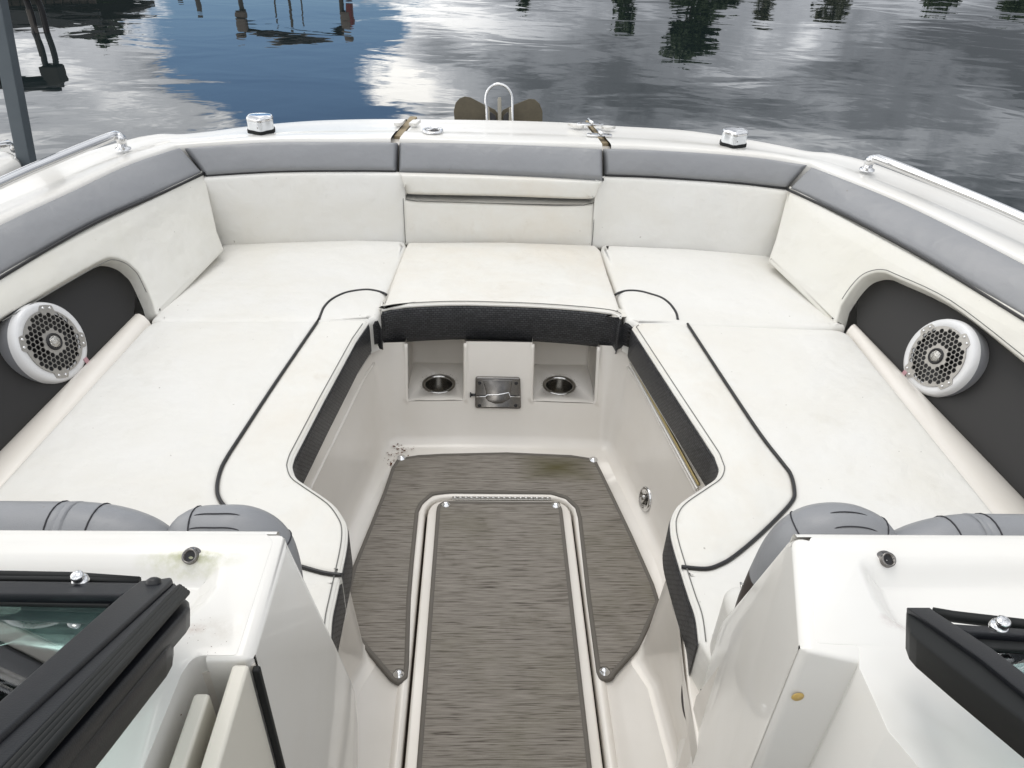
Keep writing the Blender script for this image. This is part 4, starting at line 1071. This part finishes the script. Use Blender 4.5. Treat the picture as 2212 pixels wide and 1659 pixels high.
# algae stain and dirt specks (marks in the gelcoat surface)
def ring_dirt(c, r, par):
    vs, fs = [], []
    for k in range(80):
        w = rng.rand() * 6.28; q = r * (1.04 + abs(rng.normal(0, .12))); l = .0005 + .0009 * rng.rand(); b0 = len(vs); p = V((c[0] + q * math.cos(w), c[1] + q * math.sin(w), zsh + .0012))
        vs += [p + V((l * math.cos(t), l * .7 * math.sin(t), 0)) for t in (0, 1.2, 2.5, 3.8, 5.)]; fs.append(tuple(range(b0, b0 + 5)))
    mesh_obj('grit', vs, fs, M['leafd'], par, smooth=False)['kind'] = 'stuff'
for cu, cv in ((948, 829), (1208, 832)): ring_dirt(P(cu, cv, z=zsh), .053, boat)
def specks(n, cu, cv, su, sv, z, m, par, size, name):
    vs, fs = [], []
    for k in range(n):
        c = P(rng.normal(cu, su), rng.normal(cv, sv), z=z); a = rng.rand() * 6.28; l = size * (.3 + rng.rand()); w = l * (.35 + .4 * rng.rand())
        X = V((math.cos(a), math.sin(a), 0)); Y = V((-math.sin(a), math.cos(a), 0)); b0 = len(vs)
        vs += [c + X * l * math.cos(t) + Y * w * math.sin(t) for t in np.linspace(0, 2 * math.pi, 7)[:-1]]; fs.append(tuple(range(b0, b0 + 6)))
    o = mesh_obj(name, vs, fs, m, par, smooth=False); o['kind'] = 'stuff'; return o
specks(34, 300, 1480, 60, 60, CZ - .0188, M['leafd'], cl, .0006, 'grit')
specks(22, 430, 1370, 25, 25, CZ + .0012, M['leafd'], cl, .0006, 'grit')

# ---- windscreens
TY = (0, -.826, .563)
gl = Fr((-.35, .495, .952), (-1, 0, 0), TY)
gr = Fr((.375, .470, .952), (-1, 0, 0), TY)
def plate_px(name, l, fr, h, t, m, par, r=.0015, fil=.002):
    f = Fr(fr.O + fr.N * h, fr.X, fr.Y); return slab(name, [f.px(u, v) for u, v in l], f, t, r, m, par, fil=fil, bottom=True)
def line_px(name, l, fr, h, r, m, par): 
    f = Fr(fr.O + fr.N * h, fr.X, fr.Y); return tube(name, [f.pt(*f.px(u, v)) for u, v in l], r, m, par, 8)
wl = plate_px('windscreen_pane', [(-500, 1290), (262, 1290), (300, 1280), (0, 1540), (-420, 1900), (-700, 1900)], gl, -.002, .005, M['glass'], cl, .0004)
wl.name = 'windscreen'
plate_px('bottom_rail', [(-500, 1253), (0, 1254), (300, 1258), (330, 1262), (262, 1284), (0, 1281), (-500, 1278)], gl, .008, .012, M['frame'], wl, .002)
plate_px('glazing_bead', [(-500, 1276), (0, 1279), (270, 1282), (236, 1306), (0, 1301), (-500, 1297)], gl, .0005, .006, M['rubber'], wl, .001)
line_px('gasket', [(-500, 1235), (0, 1241), (160, 1244), (300, 1254)], gl, .004, .0036, M['rubber'], wl)
line_px('gasket', [(-500, 1244), (0, 1250), (160, 1252), (300, 1257)], gl, .007, .0026, M['rubber'], wl)
plate_px('inner_post', [(260, 1284), (300, 1254), (345, 1249), (372, 1246), (374, 1252), (363, 1264), (0, 1594), (-320, 1885), (-430, 1885), (0, 1509)], gl, .013, .016, M['frame'], wl, .003)
plate_px('hinge_profile', [(366, 1268), (375, 1256), (386, 1266), (119, 1540), (-150, 1816), (-240, 1816), (6, 1594)], gl, .010, .012, M['frame'], wl, .002)
for a, b in (((388, 1268), (132, 1541)), ((394, 1272), (146, 1541)), ((399, 1276), (159, 1541)), ((404, 1280), (172, 1541))):
    e = (b[0] - (a[0] - b[0]) * .9, b[1] + (b[1] - a[1]) * .9)
    line_px('rubber_rib', [a, b, e], gl, .0085, .0026, M['rubber'], wl)
plate_px('folded_frame', [(372, 1290), (398, 1288), (409, 1297), (411, 1310), (402, 1324), (376, 1352), (210, 1541), (0, 1775), (-110, 1775), (90, 1541)], gl, .001, .016, M['frame'], wl, .003, .004)
plate_px('folded_frame', [(370, 1352), (376, 1358), (373, 1380), (360, 1402), (325, 1443), (242, 1541), (20, 1795), (-60, 1795), (190, 1541)], gl, -.008, .020, M['frame'], wl, .003, .004)
c = Fr(gl.O + gl.N * .014, gl.X, gl.Y).pt(*Fr(gl.O + gl.N * .014, gl.X, gl.Y).px(332, 1257)); lathe('screw', [(.0062, -.002), (.0058, .002), (.003, .0036), (.0004, .004)], c, gl.N, M['black'], wl, 16)
def snapb(fr, u, v, par):
    f8 = Fr(fr.O + fr.N * .010, fr.X, fr.Y); c = f8.pt(*f8.px(u, v)); N = unit(V((0, -.15, 1)))
    lathe('snap_stud', [(.0072, -.004), (.0072, 0), (.0058, .0012), (.0044, .0018), (.0044, .0042), (.0054, .0052), (.0055, .0072), (.0040, .0084), (.0004, .0088)], c, N, M['chrome'], par, 24)
snapb(gl, 172, 1253, wl)
wr = plate_px('windscreen_pane', [(2080, 1360), (2700, 1395), (2950, 1900), (2600, 1750)], gr, -.002, .005, M['glass'], cr_, .0004)
wr.name = 'windscreen'
plate_px('inner_post', [(1958, 1312), (2009, 1312), (2022, 1322), (2084, 1362), (2147, 1403), (2212, 1453), (2600, 1752), (2600, 1795), (2212, 1497), (2116, 1420), (2015, 1350)], gr, .012, .016, M['frame'], wr, .001, .001)
plate_px('folded_frame', [(1958, 1314), (2015, 1352), (2116, 1422), (2212, 1499), (2600, 1797), (2600, 1850), (2212, 1557), (2053, 1437), (1980, 1380), (1965, 1364), (1957, 1343)], gr, .008, .022, M['rubber'], wr, .002, .002)
line_px('gasket', [(2015, 1324), (2060, 1332), (2212, 1350), (2700, 1400)], gr, .004, .0050, M['rubber'], wr)
plate_px('bottom_rail', [(2040, 1346), (2212, 1358), (2700, 1405), (2700, 1420), (2212, 1372), (2090, 1364)], gr, .006, .010, M['frame'], wr, .001, .001)
plate_px('glazing_bead', [(2075, 1362), (2212, 1373), (2700, 1420), (2700, 1455), (2212, 1402), (2135, 1398)], gr, .0005, .006, M['rubber'], wr, .001, .001)
snapb(gr, 2160, 1352, wr)
# pads under the glass, the panes' dark reflection put into their colour
dp = Z(.935)
dz_ = Z(.922)
slab('dash_reflection', [dz_.px(u, v) for u, v in ((-900, 1372), (0, 1364), (196, 1352), (330, 1405), (250, 1520), (0, 1760), (-900, 1760))], dz_, .02, .004, M['dash_refl'], cl)
slab('dash_reflection', [dz_.px(u, v) for u, v in ((2190, 1420), (2900, 1440), (2900, 1800), (2500, 1800))], dz_, .02, .004, M['dash_refl'], cr_)

#==LOUNGE BACKRESTS==
def lounge(s):
    root = empty('lounge_backrest')
    tag(root, ('lounge backrest with padded grey headrests before the ' + ('left console, without logo patch' if s < 0 else 'right console, with dark logo patch')), 'backrest', 'lounge backrests against the consoles')
    x0 = -1.05 if s < 0 else .335
    box('white_pad', V((x0 + .3575, .795, .475)), (.715, .075, .17), M['vinyl'], root, .028, seg=5)
    if s < 0:
        xs = [-1.35, -.60, -.52, -.485, -.465, -.455]; rr = [.048, .048, .0475, .043, .033, .010]
        p = [(-1.35, .729, .757), (-.66, .729, .757), (-.60, .729, .756), (-.55, .727, .752), (-.51, .722, .743), (-.485, .716, .730), (-.470, .710, .715)]; r = [.048, .048, .049, .048, .044, .034, .012]
        p2 = [(-.458, .72, .72), (-.452, .728, .735), (-.438, .735, .750), (-.405, .735, .752), (-.38, .735, .750), (-.360, .732, .738), (-.350, .728, .715), (-.345, .724, .68), (-.345, .72, .62)]; r2 = [.012, .032, .042, .045, .045, .044, .041, .038, .035]
        st1 = (-.61, -.565); st2 = (-.435, -.355)
    else:
        p = [(1.35, .722, .752), (.68, .722, .752), (.62, .722, .751), (.57, .720, .746), (.53, .716, .735), (.51, .712, .722), (.497, .708, .71)]; r = [.048, .048, .049, .047, .042, .032, .012]
        p2 = [(.500, .712, .715), (.494, .722, .732), (.480, .732, .748), (.455, .737, .755), (.42, .738, .755), (.398, .738, .742), (.385, .739, .715), (.378, .740, .68), (.374, .741, .63), (.372, .742, .58), (.372, .742, .50)]; r2 = [.012, .028, .040, .047, .049, .049, .047, .045, .045, .044, .04]
        st1 = (.63, .585); st2 = (.475, .40)
    def dens(p, r): 
        q = cr([V(list(a) + [b]) for a, b in zip(p, r)], 6); return [a[:3] for a in q], [a[3] for a in q]
    pp, rr = dens(p, r); tube('headrest_roll', pp, rr, M['grey'], root, 24)
    qq, r_ = dens(p2, r2)
    if s < 0: h = tube('headrest', qq, r_, M['grey'], root, 24, flat=1.0)
    else: h = tube('headrest', qq, r_, None, root, 24, mats=[M['grey'], M['brownv']], msel=lambda v: 1 if v[2] < .675 and v[0] < .372 else 0)
    # stitched seams
    def ringst(path, rad_, x, name='stitching'):
        i = min(range(len(path)), key=lambda k: abs(path[k][0] - x)); c = path[i]; R0 = rad_[i] + .0004
        t = unit(V(path[min(i + 1, len(path) - 1)]) - V(path[i - 1])); a = unit(np.cross(t, (0, 0, 1))); b = np.cross(a, t)
        tube(name, [V(c) + a * math.cos(w) * R0 + b * math.sin(w) * R0 for w in np.linspace(0, 2 * math.pi, 30)], .0011, M['stitchd'], root, 5)
    for x in st1: ringst(pp, rr, x)
    for x in st2: ringst(qq, r_, x)
    # longitudinal seam on the headrest
    for (dy, dz) in ((.0, 1.0), (-.45, .89)):
        l = math.hypot(dy, dz); ii = [k for k in range(len(qq)) if min(st2) - .01 <= qq[k][0] <= max(st2) + .01]
        if len(ii) > 3: tube('stitching', [V(qq[k]) + V((0, dy / l, dz / l)) * (r_[k] + .0004) for k in ii], .0010, M['stitchd'], root, 5)
    if s > 0:   # two small raised bars of the maker's mark
        for du in (0, 6):
            a, b = P(1600 + du, 1258 + du * .4, x=.333), P(1604 + du, 1280, x=.333)
            tube('emblem', [a, (a + b) / 2, b], .0016, M['steel'], root, 6)
for s in (-1, 1): lounge(s)
# round opening low on the starboard seat base
q = P(1496, 1504, x=.330); lathe('cup_ring', [(.050, 0), (.049, .003), (.045, .003), (.043, -.002), (.040, -.03), (.0004, -.03)], q, (-1, 0, .15), M['brownv'], boat, 36)

#==ANCHOR==
af = Fr((0, 3.15, .60), (1, 0, 0), (0, .35, 1))
anc = empty('anchor', (0, 3.15, .6)); anc.location = (0, 0, 0)
tag(anc, 'weathered anchor with two olive brown flukes hanging off the bow roller', 'anchor')
for l in ([(982, 262), (980, 240), (984, 222), (993, 212), (1004, 208), (1016, 210), (1047, 226), (1070, 237), (1079, 250), (1076, 268), (1052, 290), (1000, 290)],
          [(1172, 264), (1172, 240), (1166, 224), (1155, 214), (1143, 213), (1110, 226), (1085, 238), (1081, 250), (1084, 268), (1108, 290), (1155, 290)]):
    slab('fluke', [af.px(u, v) for u, v in l], af, .010, .003, M['anchor'], anc, fil=.012, bottom=True)
sf = Fr((0, 3.10, .60), (1, 0, 0), (0, .35, 1))
slab('shank', [sf.px(u, v) for u, v in ((1075, 214), (1077, 210), (1082, 210), (1083, 214), (1084, 275), (1075, 275))], sf, .012, .002, M['shank'], anc, bottom=True)
for l in ([(1052, 245), (1060, 240), (1070, 247), (1074, 262), (1052, 266)], [(1104, 246), (1096, 240), (1088, 248), (1085, 262), (1104, 267)]):
    slab('roller_cheek', [sf.px(u, v) for u, v in l], Fr(sf.O + V((0, -.01, 0)), sf.X, sf.Y), .02, .003, M['black'], boat, bottom=True)
bo = [(1052, 262), (1051, 235), (1049, 222), (1050, 205), (1056, 192), (1066, 184), (1077, 181.5), (1088, 184), (1098, 192), (1105, 205), (1107, 222), (1107, 240), (1107.5, 266)]
bf_ = Fr((0, 3.06, .60), (1, 0, 0), (0, .25, 1))
bt = tube('anchor_bail', cr([bf_.pt(*bf_.px(u, v)) for u, v in bo], 5), .0052, M['chrome'], boat, 12)
for u0, u1 in ((1054, 1056), (1103, 1102)):
    bar('bail_bracket', bf_.pt(*bf_.px(u0, 232), -.004), bf_.pt(*bf_.px(u1, 275), -.004), .006, .012, M['shank'], bt, up=(1, 0, 0))
box('bow_roller', V((0, 3.08, .52)), (.14, .20, .12), M['steel'], boat, .01)

#==SURROUNDINGS==
# grey post by the port side and the neighbouring boat
yp = 3.0
a0, a1 = P(57, 342, y=yp), P(-1, 35, y=yp); dd = unit(a1 - a0)
po = bar('dock_post', a0 - dd * 1.25, a1 + dd * 2.2, .052, .052, M['postm'], None, up=(0, -1, 0), bevel=.004)
tag(po, 'slim leaning blue grey dock post between the boats at the left edge', 'post')
nb = empty('neighbour_boat'); nb.name = 'moored_boat'; tag(nb, 'corner of a white boat moored beyond the grey post at the far left', 'boat')
nf = Z(.50)
slab('hull', [nf.px(u, v) for u, v in ((-900, 318), (0, 321), (24, 323), (38, 332), (40, 342), (20, 352), (0, 364), (-900, 760))], nf, .9, .03, M['gel'], nb, fil=[0, 0, 0, 0, .01, 0, 0, 0], puff=[(.02, .004)])
tube('rail', [P(-300, 352, z=.54), P(0, 314, z=.54), P(18, 308, z=.535), P(27, 313, z=.53), P(30, 324, z=.50)], .012, M['chrome'], nb, 10)

def mir(u, v, D):
    """the point at horizontal distance D that the calm water shows at picture position u, v"""
    w = P(u, v, z=WZ); d = unit(w - CC); d[2] = -d[2]; h = math.hypot(w[0] - CC[0], w[1] - CC[1]); k = (D - h) / math.hypot(d[0], d[1]); return w + d * k
mesh_obj('ground', [(-900, 46, -.05), (900, 46, -.05), (900, 900, 1.0), (-900, 900, 1.0), (-900, 44, -1), (900, 44, -1)], [(0, 1, 2, 3), (4, 5, 1, 0)], M['grass'], smooth=False)['kind'] = 'structure'
def tree(u, v0, wpx, D, kind, label, seedv, sparse=1.0):
    r = np.random.RandomState(seedv)
    top = mir(u, v0, D); Lx = mir(u - wpx / 2, max(0, v0 - 60), D); Rx = mir(u + wpx / 2, max(0, v0 - 60), D); wid = abs(Rx[0] - Lx[0])
    H = top[2]; bx, by = top[0], top[1]
    root = empty('tree'); root.location = (bx, by, 0); tag(root, label, 'tree', 'trees on the far bank')
    tp = [V((0, 0, -.3)), V((.1, 0, H * .3)), V((-.1, .1, H * .6)), V((.05, 0, H * .92))]
    tube('trunk', cr(tp, 4), list(np.linspace(.28, .05, 13)), M['bark'], root, 8)
    vs, fs = [], []; n = int(2600 * sparse)
    cl_ = [(r.normal(0, wid * .24), r.normal(0, wid * .24), H * (.42 + .55 * r.rand() ** .8), wid * (.10 + .13 * r.rand())) for _ in range(26)]
    cl_ = [(x * (1.25 - .75 * z / H), y * (1.25 - .75 * z / H), z, q) for x, y, z, q in cl_] + [(0, 0, H * .95, wid * .09)]
    for k in range(n):
        c = cl_[r.randint(len(cl_))]; dv = r.normal(size=3); dv /= np.linalg.norm(dv); q = c[3] * r.rand() ** .4
        ctr = V(c[:3]) + dv * q * V((1.25, 1.25, .8)); l = .16 + .22 * r.rand()
        a = r.normal(size=3); a /= np.linalg.norm(a); b = unit(np.cross(a, r.normal(size=3))); b0 = len(vs)
        vs += [ctr - a * l, ctr - b * l * .5, ctr + a * l, ctr + b * l * .5]; fs.append((b0, b0 + 1, b0 + 2, b0 + 3))
    mesh_obj('crown', vs, fs, M[kind], root, smooth=False)
    for k in range(5):
        c = cl_[k]; tube('limb', [V((0, 0, c[2] * .6)), V((c[0] * .5, c[1] * .5, c[2] * .85)), V(c[:3])], [.09, .06, .02], M['bark'], root, 5)
tree(225, 112, 150, 62, 'leaf', 'dark bushy tree on the far bank, seen mirrored in the water at top left', 3)
tree(275, 40, 110, 66, 'leaf', 'lower dark tree right beside the leftmost mirrored tree', 4)
tree(1482, 128, 120, 60, 'leaf', 'tall dark tree on the far bank, mirrored highest at top right', 5, 1.4)
tree(1560, 30, 70, 64, 'leaf', 'short dark tree just right of the tall mirrored tree', 6)
tree(1345, 68, 60, 58, 'leaf', 'thin sparse tree left of the tall mirrored tree', 7, .25)
tree(1640, 48, 80, 80, 'leafp', 'pale sparse tree, first of the pale pair mirrored at top right', 8, .55)
tree(1790, 55, 90, 80, 'leafp', 'pale sparse tree, right one of the pale pair mirrored at top right', 9, .55)
tree(1130, 24, 46, 60, 'leaf', 'small round tree mirrored at the top middle of the water', 10, .3)
tree(2020, 16, 110, 55, 'leaf', 'low broad tree mirrored near the top right corner', 11)
tree(2190, 24, 110, 50, 'leaf', 'broad olive tree mirrored in the very top right corner', 12, 1.2)
# boat lift between two piles
def pole(name, u, v, D, r, m, par, label=None):
    t = mir(u, v, D); o = tube(name, [V((t[0], t[1], WZ - 1)), V((t[0], t[1], t[2]))], r, m, par, 10); return o, t
lf = empty('boat_lift'); tag(lf, 'boat lift of two piles joined by a dark beam, mirrored in the blue water', 'boat lift')
D = 17.
o, ta = pole('pile', 528, 62, D, .045, M['pile'], lf); o, tb = pole('pile', 742, 62, D, .045, M['pile'], lf)
tl, tr_, bm = mir(520, 60, D), mir(745, 62, D), mir(640, 76, D)
tube('beam', cr([ta + V((0, 0, 0)), mir(575, 70, D), bm, mir(700, 74, D), tb], 5), .075, M['black'], lf, 8)
tube('beam', cr([mir(555, 80, D), mir(610, 86, D), mir(670, 86, D), mir(720, 78, D)], 5), .05, M['black'], lf, 8)
box('winch', mir(522, 45, D), (.20, .2, .34), M['wood'], lf, .05); box('winch', mir(748, 45, D), (.20, .2, .32), M['wood'], lf, .05)
box('winch_cover', mir(756, 30, D), (.12, .2, .5), M['redp'], lf, .03)
box('beam_cap', mir(522, 80, D), (.16, .2, .14), M['wood'], lf, .03); box('beam_cap', mir(754, 82, D), (.16, .2, .14), M['wood'], lf, .03)
for i, (u, v) in enumerate(((600, 52), (632, 60), (656, 52))):
    o, t_ = pole('fishing_rod', u, v, 19 + i, .018 if i != 1 else .03, M['pile'], None); o.name = 'flag_pole'
    tag(o, ['thin bare pole standing left behind the boat lift', 'middle thin pole, tallest of three behind the boat lift', 'right thin pole standing behind the boat lift'][i], 'pole', 'thin poles behind the lift')
for i, (u, v) in enumerate(((432, 28), (392, 10))):
    o, t_ = pole('mooring_pile', u, v, 22, .06, M['pile'], None); tag(o, ['dark mooring pile left of the boat lift', 'second shorter mooring pile further left of the lift'][i], 'pile', 'mooring piles')
# davit on the port side
dv = empty('dock_crane'); tag(dv, 'dock crane of bent dark posts with a thick cross arm, mirrored at the left edge', 'crane')
D = 11.
t1, t2 = mir(112, 168, D), mir(-60, 176, D)
o, _ = pole('post', 92, 120, D, .035, M['pile'], dv); top = mir(92, 60, D)
tube('strut', cr([mir(70, 60, D), mir(88, 100, D), mir(98, 140, D), mir(104, 172, D)], 5), .035, M['black'], dv, 8)
tube('strut', cr([mir(98, 60, D), mir(112, 100, D), mir(120, 130, D), mir(122, 172, D)], 5), .035, M['black'], dv, 8)
tube('cross_arm', [mir(138, 178, D), mir(60, 180, D), mir(-20, 178, D), mir(-200, 170, D)], .065, M['black'], dv, 8)
box('motor', mir(116, 160, D), (.22, .2, .22), M['pile'], dv, .02)
tube('stay', [mir(135, 196, D), mir(70, 194, D), mir(30, 200, D)], .03, M['black'], dv, 6)
# boathouse on the left
bh = empty('boathouse'); tag(bh, 'brown grey boathouse with dark fascia mirrored in the top left corner', 'boathouse')
D = 26.
c = mir(20, 40, D); zt = c[2]; x0, x1 = mir(-200, 40, D)[0], mir(175, 40, D)[0]
for k in range(14):
    xa = x0 + (x1 - x0) * k / 14
    box('wall_board', V(((xa + (x1 - x0) / 28), c[1] + 2, zt * .5)), ((x1 - x0) / 14 - .03, .08, zt), M['wood'], bh, .01)
box('roof', V(((x0 + x1) / 2, c[1] + 3, zt + .35)), (x1 - x0 + 1, 4, .22), M['pile'], bh, .03)
box('fascia', V(((x0 + x1) / 2, c[1] + .9, zt + .15)), (x1 - x0 + 1, .15, .35), M['black'], bh, .02)
